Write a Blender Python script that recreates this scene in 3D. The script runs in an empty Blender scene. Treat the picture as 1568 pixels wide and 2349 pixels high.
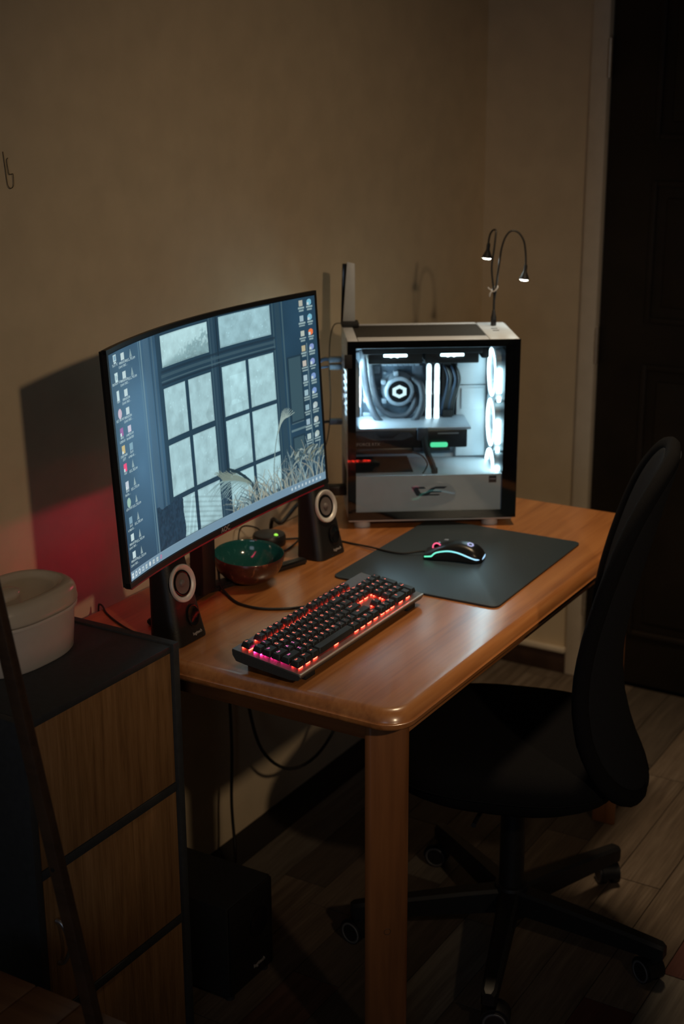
import bpy, bmesh, math, random
import numpy as np
from mathutils import Vector, Matrix

SC = bpy.context.scene
COL = SC.collection
random.seed(7)
R = math.radians

# ------------------------------------------------------------------ camera
cam_d = bpy.data.cameras.new('camera')
cam = bpy.data.objects.new('camera', cam_d)
COL.objects.link(cam)
YAW, PIT, ROL = 0.54300, 0.30110, -0.00492
_f = Vector((math.cos(PIT)*math.cos(YAW), math.cos(PIT)*math.sin(YAW), -math.sin(PIT)))
_r = Vector((math.sin(YAW), -math.cos(YAW), 0))
_u = _r.cross(_f)
_r2 = math.cos(ROL)*_r + math.sin(ROL)*_u
_u2 = -math.sin(ROL)*_r + math.cos(ROL)*_u
cam.matrix_world = Matrix(((_r2.x, _u2.x, -_f.x, 0.0), (_r2.y, _u2.y, -_f.y, 0.0), (_r2.z, _u2.z, -_f.z, 1.75), (0, 0, 0, 1)))
cam_d.sensor_fit = 'HORIZONTAL'
cam_d.sensor_width = 24.0
cam_d.lens = 3300.0/1568.0*24.0
cam_d.clip_start = 0.05
cam_d.dof.use_dof = True
cam_d.dof.focus_distance = 2.45
cam_d.dof.aperture_fstop = 4.0
SC.camera = cam

# ------------------------------------------------------------------ world, lamp, exposure
w = bpy.data.worlds.new('night'); SC.world = w
w.use_nodes = True
w.node_tree.nodes['Background'].inputs[0].default_value = (0.10, 0.12, 0.16, 1)
w.node_tree.nodes['Background'].inputs[1].default_value = 0.01
SC.view_settings.view_transform = 'Standard'
SC.view_settings.look = 'None'
SC.view_settings.gamma = 1.0
SC.view_settings.exposure = 0.0
SC.view_settings.use_curve_mapping = False
SC.cycles.use_denoising = True
SC.cycles.max_bounces = 8
SC.cycles.diffuse_bounces = 4
SC.cycles.glossy_bounces = 4
SC.cycles.transparent_max_bounces = 10
SC.cycles.caustics_reflective = False
SC.cycles.caustics_refractive = False
SC.cycles.sample_clamp_indirect = 4.0

# the room's warm spot lamp, to the right of and behind the camera
sp = bpy.data.lights.new('ceiling_spot_lamp', 'SPOT')
sp.energy = 86.0
sp.color = (1.0, 0.74, 0.48)
sp.shadow_soft_size = 0.06
sp.spot_size = R(42)
sp.spot_blend = 1.0
spo = bpy.data.objects.new('ceiling_spot_lamp', sp)
COL.objects.link(spo)
spo.location = (0.45, -1.30, 2.38)
_t = Vector((2.78, 1.80, 0.86)) - Vector(spo.location)
spo.rotation_euler = _t.to_track_quat('-Z', 'Y').to_euler()

# cool fill light added in front of the left wall, behind the camera
wn = bpy.data.lights.new('cool_fill', 'AREA')
wn.shape = 'RECTANGLE'; wn.size = 1.3; wn.size_y = 1.2
wn.energy = 8.0
wn.color = (0.66, 0.80, 1.0)
wno = bpy.data.objects.new('cool_fill', wn)
COL.objects.link(wno)
wno.location = (-2.18, -0.5, 1.55)
wno.rotation_euler = (R(90), 0, R(-90))

# warm downlight in the ceiling above the desk
dl = bpy.data.lights.new('desk_downlight', 'SPOT')
dl.energy = 82.0
dl.color = (1.0, 0.74, 0.46)
dl.shadow_soft_size = 0.14
dl.spot_size = R(62)
dl.spot_blend = 0.85
dlo = bpy.data.objects.new('desk_downlight', dl)
COL.objects.link(dlo)
dlo.location = (2.76, 0.98, 2.66)

# ------------------------------------------------------------------ materials
MATS = {}
def new_mat(name):
    m = bpy.data.materials.new(name); m.use_nodes = True
    nt = m.node_tree
    return m, nt, nt.nodes['Principled BSDF']
def setp(b, **k):
    for n, v in k.items():
        n = n.replace('_', ' ')
        if n in b.inputs: b.inputs[n].default_value = v
def rgba(c): return (c[0], c[1], c[2], 1.0)
def plain(name, col, rough=0.5, metal=0.0, spec=0.5, noise=0.0, scale=60.0, bump=0.0, coat=0.0):
    """a procedural material: noise-varied base colour and fine relief"""
    m, nt, b = new_mat(name)
    setp(b, Roughness=rough, Metallic=metal)
    b.inputs['Specular IOR Level'].default_value = spec
    if coat:
        b.inputs['Coat Weight'].default_value = coat; b.inputs['Coat Roughness'].default_value = 0.12
    tc = nt.nodes.new('ShaderNodeTexCoord')
    nz = nt.nodes.new('ShaderNodeTexNoise'); nz.inputs['Scale'].default_value = scale; nz.inputs['Detail'].default_value = 4
    nt.links.new(tc.outputs['Object'], nz.inputs['Vector'])
    rp = nt.nodes.new('ShaderNodeValToRGB')
    k = noise
    rp.color_ramp.elements[0].color = rgba([max(0, c*(1-k)) for c in col]); rp.color_ramp.elements[0].position = 0.3
    rp.color_ramp.elements[1].color = rgba([c*(1+k) for c in col]); rp.color_ramp.elements[1].position = 0.7
    nt.links.new(nz.outputs['Fac'], rp.inputs['Fac'])
    nt.links.new(rp.outputs['Color'], b.inputs['Base Color'])
    if bump:
        bp = nt.nodes.new('ShaderNodeBump'); bp.inputs['Strength'].default_value = bump; bp.inputs['Distance'].default_value = 0.002
        nt.links.new(nz.outputs['Fac'], bp.inputs['Height']); nt.links.new(bp.outputs['Normal'], b.inputs['Normal'])
    MATS[name] = m
    return m
def wood(name, c0, c1, c2, axis='x', scale=1.0, rough=0.35, coat=0.0, bump=0.06, spec=0.5, rvar=0.0, coatr=0.2):
    m, nt, b = new_mat(name)
    setp(b, Roughness=rough); b.inputs['Specular IOR Level'].default_value = spec
    if coat:
        b.inputs['Coat Weight'].default_value = coat; b.inputs['Coat Roughness'].default_value = coatr; b.inputs['Coat IOR'].default_value = 1.7
    tc = nt.nodes.new('ShaderNodeTexCoord'); mp = nt.nodes.new('ShaderNodeMapping')
    st = {'x': (1.2, 22, 22), 'y': (22, 1.2, 22), 'z': (22, 22, 1.2)}[axis]
    mp.inputs['Scale'].default_value = tuple(v*scale for v in st)
    nt.links.new(tc.outputs['Object'], mp.inputs['Vector'])
    n1 = nt.nodes.new('ShaderNodeTexNoise'); n1.inputs['Scale'].default_value = 1.0; n1.inputs['Detail'].default_value = 6; n1.inputs['Distortion'].default_value = 0.8
    n2 = nt.nodes.new('ShaderNodeTexNoise'); n2.inputs['Scale'].default_value = 6.0; n2.inputs['Detail'].default_value = 5
    for n in (n1, n2): nt.links.new(mp.outputs['Vector'], n.inputs['Vector'])
    mx = nt.nodes.new('ShaderNodeMath'); mx.operation = 'MULTIPLY_ADD'; mx.inputs[1].default_value = 0.35
    nt.links.new(n2.outputs['Fac'], mx.inputs[0])
    m2 = nt.nodes.new('ShaderNodeMath'); m2.operation = 'MULTIPLY'; m2.inputs[1].default_value = 0.68
    nt.links.new(n1.outputs['Fac'], m2.inputs[0]); nt.links.new(m2.outputs[0], mx.inputs[2])
    rp = nt.nodes.new('ShaderNodeValToRGB')
    e = rp.color_ramp.elements
    e[0].position = 0.34; e[0].color = rgba(c0); e[1].position = 0.68; e[1].color = rgba(c2)
    x = e.new(0.5); x.color = rgba(c1)
    nt.links.new(mx.outputs[0], rp.inputs['Fac']); nt.links.new(rp.outputs['Color'], b.inputs['Base Color'])
    if rvar:
        mr = nt.nodes.new('ShaderNodeMapRange'); mr.inputs['To Min'].default_value = rough-rvar; mr.inputs['To Max'].default_value = rough+rvar
        nt.links.new(n2.outputs['Fac'], mr.inputs['Value']); nt.links.new(mr.outputs['Result'], b.inputs['Roughness'])
    bp = nt.nodes.new('ShaderNodeBump'); bp.inputs['Strength'].default_value = bump; bp.inputs['Distance'].default_value = 0.002
    nt.links.new(mx.outputs[0], bp.inputs['Height']); nt.links.new(bp.outputs['Normal'], b.inputs['Normal'])
    MATS[name] = m
    return m
def glow(name, col, strength, base=(0.02, 0.02, 0.02)):
    m, nt, b = new_mat(name)
    setp(b, Roughness=0.4); b.inputs['Base Color'].default_value = rgba(base)
    b.inputs['Emission Color'].default_value = rgba(col); b.inputs['Emission Strength'].default_value = strength
    MATS[name] = m
    return m

plain('plaster', (0.66, 0.53, 0.36), 0.85, noise=0.05, scale=14, bump=0.10, spec=0.2)
plain('ceiling_paint', (0.60, 0.52, 0.40), 0.9, noise=0.04, scale=10, spec=0.2)
plain('trim_paint', (0.68, 0.58, 0.45), 0.6, noise=0.05, scale=20, bump=0.05)
plain('door_paint', (0.022, 0.016, 0.011), 0.6, noise=0.2, scale=8, spec=0.2)
plain('dark_baseboard', (0.05, 0.025, 0.015), 0.5, noise=0.3, scale=20)
plain('hinge_metal', (0.45, 0.38, 0.30), 0.4, metal=0.6, noise=0.1)
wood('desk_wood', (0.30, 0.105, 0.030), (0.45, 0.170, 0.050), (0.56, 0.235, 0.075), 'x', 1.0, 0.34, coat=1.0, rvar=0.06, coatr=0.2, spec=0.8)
wood('desk_wood_y_shaded', (0.16, 0.055, 0.018), (0.25, 0.088, 0.028), (0.33, 0.120, 0.038), 'y', 1.0, 0.36, coat=0.25)  # same wood as the top, darkened to stand in for shade on the aprons
wood('desk_wood_z_shaded', (0.14, 0.052, 0.018), (0.21, 0.080, 0.027), (0.27, 0.105, 0.036), 'z', 0.7, 0.38, coat=0.2)  # the same wood again, with the shade on the legs put into its colour
wood('panel_wood', (0.17, 0.085, 0.035), (0.26, 0.135, 0.055), (0.33, 0.18, 0.08), 'z', 3.0, 0.5, bump=0.15, spec=0.3)
plain('cabinet_grey', (0.035, 0.038, 0.042), 0.55, noise=0.12, scale=80, spec=0.35)
wood('chair_wood', (0.045, 0.022, 0.012), (0.07, 0.034, 0.018), (0.09, 0.045, 0.022), 'y', 1.5, 0.45)
wood('seat_wood', (0.24, 0.105, 0.045), (0.32, 0.145, 0.062), (0.38, 0.18, 0.08), 'y', 1.5, 0.45)
for i, (a, b_, c) in enumerate((((0.07, 0.050, 0.036), (0.125, 0.092, 0.066), (0.19, 0.148, 0.112)),
                               ((0.085, 0.070, 0.056), (0.14, 0.12, 0.098), (0.20, 0.178, 0.146)),
                               ((0.06, 0.030, 0.022), (0.10, 0.050, 0.036), (0.14, 0.075, 0.052)),
                               ((0.045, 0.034, 0.026), (0.075, 0.058, 0.044), (0.11, 0.085, 0.065)),
                               ((0.06, 0.024, 0.020), (0.09, 0.032, 0.026), (0.12, 0.050, 0.040)))):
    wood('plank_%d' % i, a, b_, c, 'x', 1.6, 0.55, bump=0.2, spec=0.35)
plain('joint', (0.015, 0.011, 0.008), 0.9)
plain('black_plastic', (0.012, 0.012, 0.013), 0.42, noise=0.1, scale=200)
plain('black_matte', (0.010, 0.010, 0.011), 0.7, noise=0.15, scale=200, bump=0.05)
plain('black_gloss', (0.006, 0.006, 0.007), 0.15, noise=0.05, scale=100)
plain('rubber', (0.016, 0.016, 0.017), 0.65, noise=0.1)
plain('speaker_black', (0.009, 0.0085, 0.0085), 0.45, noise=0.15, scale=300, bump=0.1)
plain('silver_ring', (0.72, 0.71, 0.68), 0.45, metal=0.3, noise=0.03)
plain('cone_grey', (0.14, 0.12, 0.115), 0.5, noise=0.1)
plain('print_grey', (0.45, 0.42, 0.40), 0.5)
plain('monitor_red', (0.42, 0.025, 0.05), 0.4)
plain('white_paint', (0.46, 0.48, 0.52), 0.45, noise=0.03, scale=40)
plain('white_inner', (0.70, 0.74, 0.78), 0.55, noise=0.03, scale=40)
plain('shroud_grey', (0.74, 0.77, 0.81), 0.5, noise=0.03, scale=40)
plain('mesh_black', (0.018, 0.015, 0.012), 0.8, noise=0.4, scale=900)
plain('steel', (0.50, 0.50, 0.52), 0.35, metal=0.9, noise=0.05)
plain('board_blue', (0.05, 0.075, 0.105), 0.5, noise=0.35, scale=120)
plain('heatsink', (0.21, 0.245, 0.29), 0.4, metal=0.3, noise=0.2, scale=80)
plain('heatsink_dark', (0.08, 0.10, 0.13), 0.45, metal=0.3, noise=0.2, scale=80)
plain('hose', (0.036, 0.042, 0.054), 0.6, noise=0.3, scale=500, bump=0.3)
plain('card_black', (0.014, 0.014, 0.018), 0.35, noise=0.2, scale=100)
plain('card_grey', (0.42, 0.46, 0.52), 0.4, metal=0.4, noise=0.05)
plain('fan_white', (0.60, 0.66, 0.70), 0.4, noise=0.03)
plain('cable_blue', (0.035, 0.07, 0.13), 0.5, noise=0.1)
plain('cable_black', (0.012, 0.011, 0.010), 0.5, noise=0.2)
plain('connector', (0.16, 0.22, 0.30), 0.4, noise=0.1)
plain('chair_fabric', (0.006, 0.006, 0.007), 0.95, noise=0.25, scale=700, bump=0.3, spec=0.1)
plain('chair_mesh', (0.011, 0.012, 0.015), 0.9, noise=0.25, scale=900, bump=0.3, spec=0.15)
plain('chair_metal', (0.006, 0.006, 0.007), 0.5, noise=0.1, spec=0.4)
plain('wheel_rim', (0.10, 0.10, 0.105), 0.5)
plain('pad_cloth', (0.030, 0.047, 0.062), 0.42, noise=0.15, scale=500, bump=0.12, spec=0.6)
plain('kb_metal', (0.16, 0.165, 0.17), 0.36, metal=0.5, noise=0.06, scale=150)
plain('kb_edge', (0.50, 0.50, 0.48), 0.35, metal=0.4, noise=0.05, scale=150)
plain('kb_black', (0.040, 0.046, 0.050), 0.6, noise=0.15, scale=400, bump=0.1)
plain('keycap', (0.022, 0.025, 0.028), 0.40, noise=0.1, scale=600)
plain('mouse_black', (0.010, 0.010, 0.011), 0.32, noise=0.1, scale=300)
plain('mouse_rubber', (0.008, 0.008, 0.009), 0.7, noise=0.1, scale=300)
plain('ceramic_white', (0.62, 0.56, 0.50), 0.3, noise=0.02, coat=0.3)
plain('ceramic_lid', (0.56, 0.49, 0.40), 0.32, noise=0.02, coat=0.3)
plain('socket_plastic', (0.55, 0.50, 0.42), 0.5)
plain('antenna_white', (0.50, 0.52, 0.53), 0.45, noise=0.03)
plain('tie_clear', (0.45, 0.42, 0.40), 0.3)
plain('clip_metal', (0.16, 0.11, 0.06), 0.4, metal=0.6)
plain('sticker_dark', (0.04, 0.055, 0.075), 0.4)
# bowl: speckled copper brown outside, teal enamel inside
def speckle(name, col, spk, scale, rough, coat):
    m, nt, b = new_mat(name)
    setp(b, Roughness=rough); b.inputs['Coat Weight'].default_value = coat; b.inputs['Coat Roughness'].default_value = 0.08
    tc = nt.nodes.new('ShaderNodeTexCoord'); vo = nt.nodes.new('ShaderNodeTexNoise'); vo.inputs['Scale'].default_value = scale; vo.inputs['Detail'].default_value = 3
    mp = nt.nodes.new('ShaderNodeMapping'); mp.inputs['Scale'].default_value = (1, 1, 0.45)
    nt.links.new(tc.outputs['Object'], mp.inputs['Vector']); nt.links.new(mp.outputs['Vector'], vo.inputs['Vector'])
    rp = nt.nodes.new('ShaderNodeValToRGB'); e = rp.color_ramp.elements
    e[0].position = 0.60; e[0].color = rgba(col); e[1].position = 0.74; e[1].color = rgba(spk)
    nt.links.new(vo.outputs['Fac'], rp.inputs['Fac']); nt.links.new(rp.outputs['Color'], b.inputs['Base Color'])
    MATS[name] = m
speckle('bowl_out', (0.065, 0.018, 0.011), (0.28, 0.11, 0.05), 90, 0.35, 0.5)
speckle('bowl_in', (0.02, 0.17, 0.145), (0.10, 0.34, 0.30), 130, 0.12, 0.6)

glow('led_white', (0.62, 0.92, 1.0), 9.0)
glow('led_ring', (0.62, 0.91, 0.97), 11.5)
glow('led_rear', (0.62, 0.91, 1.0), 150.0)
glow('led_mem', (0.74, 0.96, 1.0), 2.6)
glow('led_pump', (0.70, 0.95, 0.98), 1.3)
glow('led_green', (0.10, 0.85, 0.38), 1.1)
glow('led_lime', (0.35, 0.9, 0.08), 1.0)
glow('lamp_lens', (0.85, 1.0, 0.92), 95.0)
glow('key_red', (1.0, 0.040, 0.020), 20.0)
glow('key_pink', (1.0, 0.022, 0.20), 30.0)
glow('legend_red', (1.0, 0.20, 0.13), 1.9)
glow('legend_pink', (1.0, 0.18, 0.50), 1.8)
glow('mouse_pink', (1.0, 0.12, 0.25), 1.2)
glow('mouse_logo', (0.42, 0.42, 0.72), 1.0)
glow('red_dot', (0.9, 0.06, 0.02), 0.8)
# clear side panel: see-through with a mirror-like sheen
m, nt, b = new_mat('side_glass')
nt.nodes.remove(b)
tr = nt.nodes.new('ShaderNodeBsdfTransparent'); tr.inputs[0].default_value = (0.90, 0.94, 0.96, 1)
gl = nt.nodes.new('ShaderNodeBsdfGlossy'); gl.inputs['Roughness'].default_value = 0.02; gl.inputs['Color'].default_value = (1, 1, 1, 1)
fr = nt.nodes.new('ShaderNodeFresnel'); fr.inputs['IOR'].default_value = 1.45
ms = nt.nodes.new('ShaderNodeMixShader')
nt.links.new(fr.outputs[0], ms.inputs[0]); nt.links.new(tr.outputs[0], ms.inputs[1]); nt.links.new(gl.outputs[0], ms.inputs[2])
nt.links.new(ms.outputs[0], nt.nodes['Material Output'].inputs['Surface'])
MATS['side_glass'] = m
# mouse light strip: green at the nose, blue-white at the tail
m, nt, b = new_mat('mouse_strip')
setp(b, Roughness=0.4); b.inputs['Base Color'].default_value = (0.02, 0.02, 0.02, 1)
tc = nt.nodes.new('ShaderNodeTexCoord'); sx = nt.nodes.new('ShaderNodeSeparateXYZ'); mr = nt.nodes.new('ShaderNodeMapRange')
mr.inputs['From Min'].default_value = 0.0; mr.inputs['From Max'].default_value = 0.124
rp = nt.nodes.new('ShaderNodeValToRGB'); e = rp.color_ramp.elements
e[0].color = (0.36, 0.62, 0.90, 1); e[1].color = (0.10, 0.75, 0.40, 1); x = e.new(0.5); x.color = (0.22, 0.72, 0.74, 1)
nt.links.new(tc.outputs['Object'], sx.inputs[0]); nt.links.new(sx.outputs['X'], mr.inputs['Value']); nt.links.new(mr.outputs['Result'], rp.inputs['Fac'])
nt.links.new(rp.outputs['Color'], b.inputs['Emission Color']); b.inputs['Emission Strength'].default_value = 1.35
MATS['mouse_strip'] = m
# screen: emission from the picture stored on the panel's vertices
m, nt, b = new_mat('screen_picture')
setp(b, Roughness=0.35); b.inputs['Base Color'].default_value = (0.01, 0.01, 0.012, 1)
at = nt.nodes.new('ShaderNodeAttribute'); at.attribute_name = 'picture'
nt.links.new(at.outputs['Color'], b.inputs['Emission Color']); b.inputs['Emission Strength'].default_value = 1.0
MATS['screen_picture'] = m

# ------------------------------------------------------------------ mesh helpers
def link(o, parent=None):
    COL.objects.link(o)
    if parent is not None: o.parent = parent
    return o
def finish(name, bm, mat, parent=None, smooth=False, auto=None):
    bmesh.ops.recalc_face_normals(bm, faces=bm.faces)
    me = bpy.data.meshes.new(name); bm.to_mesh(me); bm.free()
    me.materials.append(MATS[mat] if isinstance(mat, str) else mat)
    if smooth or auto:
        me.polygons.foreach_set('use_smooth', [True]*len(me.polygons))
    if auto:
        try: me.set_sharp_from_angle(angle=R(auto))
        except Exception: pass
    return link(bpy.data.objects.new(name, me), parent)
def thing(name, label, cat, loc=(0, 0, 0), rz=0.0, group=None, rot=None):
    o = bpy.data.objects.new(name, None); o.empty_display_size = 0.05
    COL.objects.link(o); o.location = loc; o.rotation_euler = rot or (0, 0, rz)
    return tag(o, label, cat, group)
def tag(o, label, cat, group=None):
    o['label'] = label; o['category'] = cat
    if group: o['group'] = group
    return o
def struct(o): o['kind'] = 'structure'; return o
def box_into(bm, a, b, bevel=0.0, seg=2, mat=None):
    c = [(a[i]+b[i])/2 for i in range(3)]; s = [abs(b[i]-a[i]) for i in range(3)]
    M = Matrix.Translation(c) @ Matrix.Diagonal((s[0], s[1], s[2], 1))
    if mat is not None: M = mat @ M
    g = bmesh.ops.create_cube(bm, size=1.0, matrix=M)
    if bevel > 0:
        es = list({e for v in g['verts'] for e in v.link_edges})
        bmesh.ops.bevel(bm, geom=es, offset=bevel, segments=seg, profile=0.5, affect='EDGES')
def box(name, a, b, mat, parent=None, bevel=0.0, seg=2):
    bm = bmesh.new(); box_into(bm, a, b, bevel, seg)
    return finish(name, bm, mat, parent, auto=40 if bevel else None)
def cyl_into(bm, p0, p1, r0, r1=None, n=24):
    p0, p1 = Vector(p0), Vector(p1); r1 = r0 if r1 is None else r1
    d = p1-p0; q = d.to_track_quat('Z', 'Y').to_matrix().to_4x4()
    bmesh.ops.create_cone(bm, cap_ends=True, segments=n, radius1=r0, radius2=r1, depth=d.length, matrix=Matrix.Translation((p0+p1)/2) @ q)
def cyl(name, p0, p1, r0, mat, parent=None, r1=None, n=24):
    bm = bmesh.new(); cyl_into(bm, p0, p1, r0, r1, n)
    return finish(name, bm, mat, parent, auto=40)
def lathe_into(bm, prof, n=40, M=None, closed=False):
    rings = []
    for r, z in prof:
        ring = []
        for i in range(n):
            a = 2*math.pi*i/n
            p = Vector((r*math.cos(a), r*math.sin(a), z))
            ring.append(bm.verts.new(M @ p if M else p))
        rings.append(ring)
    k = len(rings)
    for j in range(k if closed else k-1):
        A, B = rings[j], rings[(j+1) % k]
        for i in range(n):
            bm.faces.new((A[i], A[(i+1) % n], B[(i+1) % n], B[i]))
    return rings
def lathe(name, prof, mat, parent=None, n=40, M=None, closed=False, caps=(False, False), auto=50):
    bm = bmesh.new(); rr = lathe_into(bm, prof, n, M, closed)
    if caps[0]: bm.faces.new(rr[0][::-1])
    if caps[1]: bm.faces.new(rr[-1])
    return finish(name, bm, mat, parent, auto=auto)
def smooth_path(pts, sub=8):
    P = [Vector(p) for p in pts]
    if len(P) < 3: return P
    out = []
    for i in range(len(P)-1):
        p0 = P[max(i-1, 0)]; p1 = P[i]; p2 = P[i+1]; p3 = P[min(i+2, len(P)-1)]
        for k in range(sub):
            t = k/sub
            out.append(0.5*((2*p1)+(-p0+p2)*t+(2*p0-5*p1+4*p2-p3)*t*t+(-p0+3*p1-3*p2+p3)*t**3))
    out.append(P[-1])
    return out
def tube_into(bm, pts, r, n=8, sub=8, ellipse=None):
    P = smooth_path(pts, sub) if sub else [Vector(p) for p in pts]
    rings = []
    up = Vector((0, 0, 1)); prev = None
    for i, p in enumerate(P):
        d = (P[min(i+1, len(P)-1)]-P[max(i-1, 0)]).normalized()
        if prev is None:
            s = d.cross(up)
            if s.length < 1e-3: s = d.cross(Vector((1, 0, 0)))
            s.normalize()
        else:
            s = (prev - d*prev.dot(d))
            if s.length < 1e-6: s = d.cross(up)
            s.normalize()
        prev = s; t = d.cross(s)
        rr = r(i/(len(P)-1)) if callable(r) else r
        ea, eb = ellipse or (1, 1)
        rings.append([bm.verts.new(p + (s*ea*math.cos(2*math.pi*k/n)+t*eb*math.sin(2*math.pi*k/n))*rr) for k in range(n)])
    for a, b in zip(rings, rings[1:]):
        for k in range(n): bm.faces.new((a[k], a[(k+1) % n], b[(k+1) % n], b[k]))
    bm.faces.new(rings[0][::-1]); bm.faces.new(rings[-1])
def tube(name, pts, r, mat, parent=None, n=8, sub=8, ellipse=None):
    bm = bmesh.new(); tube_into(bm, pts, r, n, sub, ellipse)
    return finish(name, bm, mat, parent, auto=50)
def prism_into(bm, poly, z0, z1, M=None):
    A = [Vector((x, y, z0)) for x, y in poly]; B = [Vector((x, y, z1)) for x, y in poly]
    if M: A = [M @ p for p in A]; B = [M @ p for p in B]
    a = [bm.verts.new(p) for p in A]; b = [bm.verts.new(p) for p in B]
    bm.faces.new(a[::-1]); bm.faces.new(b); n = len(a)
    for i in range(n): bm.faces.new((a[i], a[(i+1) % n], b[(i+1) % n], b[i]))
def prism(name, poly, z0, z1, mat, parent=None, M=None, bevel=0.0, seg=2):
    bm = bmesh.new(); prism_into(bm, poly, z0, z1, M)
    if bevel:
        bmesh.ops.recalc_face_normals(bm, faces=bm.faces)
        es = [e for e in bm.edges if len(e.link_faces) == 2 and e.calc_face_angle(0) > R(30)]
        bmesh.ops.bevel(bm, geom=es, offset=bevel, segments=seg, profile=0.5, affect='EDGES')
    return finish(name, bm, mat, parent, auto=40)
def rrect(x0, y0, x1, y1, r, n=8):
    out = []
    for cx, cy, a0 in ((x1-r, y0+r, -90), (x1-r, y1-r, 0), (x0+r, y1-r, 90), (x0+r, y0+r, 180)):
        for i in range(n+1):
            a = R(a0+90*i/n); out.append((cx+r*math.cos(a), cy+r*math.sin(a)))
    return out
def loft_into(bm, rings, cap=True):
    vs = [[bm.verts.new(p) for p in r] for r in rings]; n = len(vs[0])
    for a, b in zip(vs, vs[1:]):
        for k in range(n): bm.faces.new((a[k], a[(k+1) % n], b[(k+1) % n], b[k]))
    if cap:
        bm.faces.new(vs[0][::-1]); bm.faces.new(vs[-1])
    return vs
TEXT = {}
def text_mesh(s, size, depth=0.0):
    k = (s, size, depth)
    if k in TEXT: return TEXT[k]
    cu = bpy.data.curves.new('lettering', 'FONT'); cu.body = s; cu.size = size; cu.align_x = 'CENTER'; cu.align_y = 'CENTER'
    cu.extrude = depth; cu.resolution_u = 2
    o = bpy.data.objects.new('lettering', cu); COL.objects.link(o)
    dg = bpy.context.evaluated_depsgraph_get()
    me = bpy.data.meshes.new_from_object(o.evaluated_get(dg)); me.name = 'lettering'
    bpy.data.objects.remove(o); bpy.data.curves.remove(cu)
    TEXT[k] = me
    return me
def lettering(name, s, size, mat, parent, M, depth=0.0003):
    me = text_mesh(s, size, depth).copy()
    me.materials.clear(); me.materials.append(MATS[mat])
    o = bpy.data.objects.new(name, me); link(o, parent); o.matrix_local = M
    return o
def frame_M(o, x, y):
    """matrix whose local x and y run along the given directions, at point o"""
    x = Vector(x).normalized(); z = x.cross(Vector(y)).normalized(); y = z.cross(x)
    return Matrix(((x.x, y.x, z.x, o[0]), (x.y, y.y, z.y, o[1]), (x.z, y.z, z.z, o[2]), (0, 0, 0, 1)))
def share(name, src, mat, parent, M):
    o = bpy.data.objects.new(name, src); link(o, parent); o.matrix_local = M
    return o
DZ = 0.75      # desk top height
WY = 1.80      # back wall
WX = 3.77      # right wall

# ------------------------------------------------------------------ room shell
struct(box('wall_back', (-2.2, WY, -0.1), (WX+0.12, WY+0.12, 2.75), 'plaster'))
bm = bmesh.new()
box_into(bm, (WX, 1.486, -0.1), (WX+0.12, WY, 2.75))
box_into(bm, (WX, 0.52, 2.10), (WX+0.12, 1.486, 2.75))
box_into(bm, (WX, -3.0, -0.1), (WX+0.12, 0.52, 2.75))
struct(finish('wall_right', bm, 'plaster'))
struct(box('wall_left', (-2.32, -3.0, -0.1), (-2.2, WY+0.12, 2.75), 'plaster'))
struct(box('wall_front', (-2.32, -3.12, -0.1), (WX+0.12, -3.0, 2.75), 'plaster'))
struct(box('ceiling', (-2.32, -3.12, 2.75), (WX+0.12, WY+0.12, 2.85), 'ceiling_paint'))
floor = struct(box('floor', (-2.32, -3.12, -0.10), (WX+0.12, WY, -0.006), 'joint'))
# planks run along x; one mesh per length is shared, every plank is its own object
PW = 0.1073
pm = {}
def plank_mesh(L, mi):
    k = (round(L, 2), mi)
    if k not in pm:
        bm = bmesh.new(); box_into(bm, (0.0012, 0.0010, -0.006), (L-0.0012, PW-0.0010, 0.0))
        bmesh.ops.recalc_face_normals(bm, faces=bm.faces)
        me = bpy.data.meshes.new('plank'); bm.to_mesh(me); bm.free(); me.materials.append(MATS['plank_%d' % mi])
        pm[k] = me
    return pm[k]
rnd = random.Random(11)
row0 = 1.275 - PW*14
far = bmesh.new()
for r_ in range(0, 19):
    y0 = row0 + r_*PW
    if y0 + PW > WY: break
    x = 1.0 + (0.0, 0.32, 0.62, 0.16, 0.48)[r_ % 5]*0.9
    while x < WX-0.02:
        L = rnd.choice((0.66, 0.66, 0.88, 0.44))
        L = min(L, WX-x)
        if L < 0.05: break
        mi = rnd.choices((0, 1, 2, 3, 4), (5, 4, 3, 4, 0.8))[0]
        o = bpy.data.objects.new('plank', plank_mesh(L, mi)); link(o, floor); o.location = (x, y0, 0)
        x += L
# the rest of the floor, outside the picture
bm = bmesh.new()
for r_ in range(-25, 19):
    y0 = row0 + r_*PW
    if y0 < -3.0: continue
    if y0+PW > WY: break
    box_into(bm, (-2.2, y0+0.001, -0.006), (1.0+(0.0, 0.32, 0.62, 0.16, 0.48)[r_ % 5]*0.9-0.001 if r_ >= 0 else WX, y0+PW-0.001, 0.0))
o = finish('outer_planks', bm, 'plank_0', floor); o['kind'] = 'stuff'
yl = row0+PW*18 if row0+PW*19 > WY else row0+PW*19
# baseboard and the light moulding above it on the right wall
o = struct(box('baseboard_right', (WX-0.014, 1.49, 0.0), (WX, WY, 0.066), 'dark_baseboard', bevel=0.003))
o = struct(box('trim_1', (WX-0.022, 1.49, 0.066), (WX, WY, 0.082), 'trim_paint', bevel=0.004))
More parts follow.
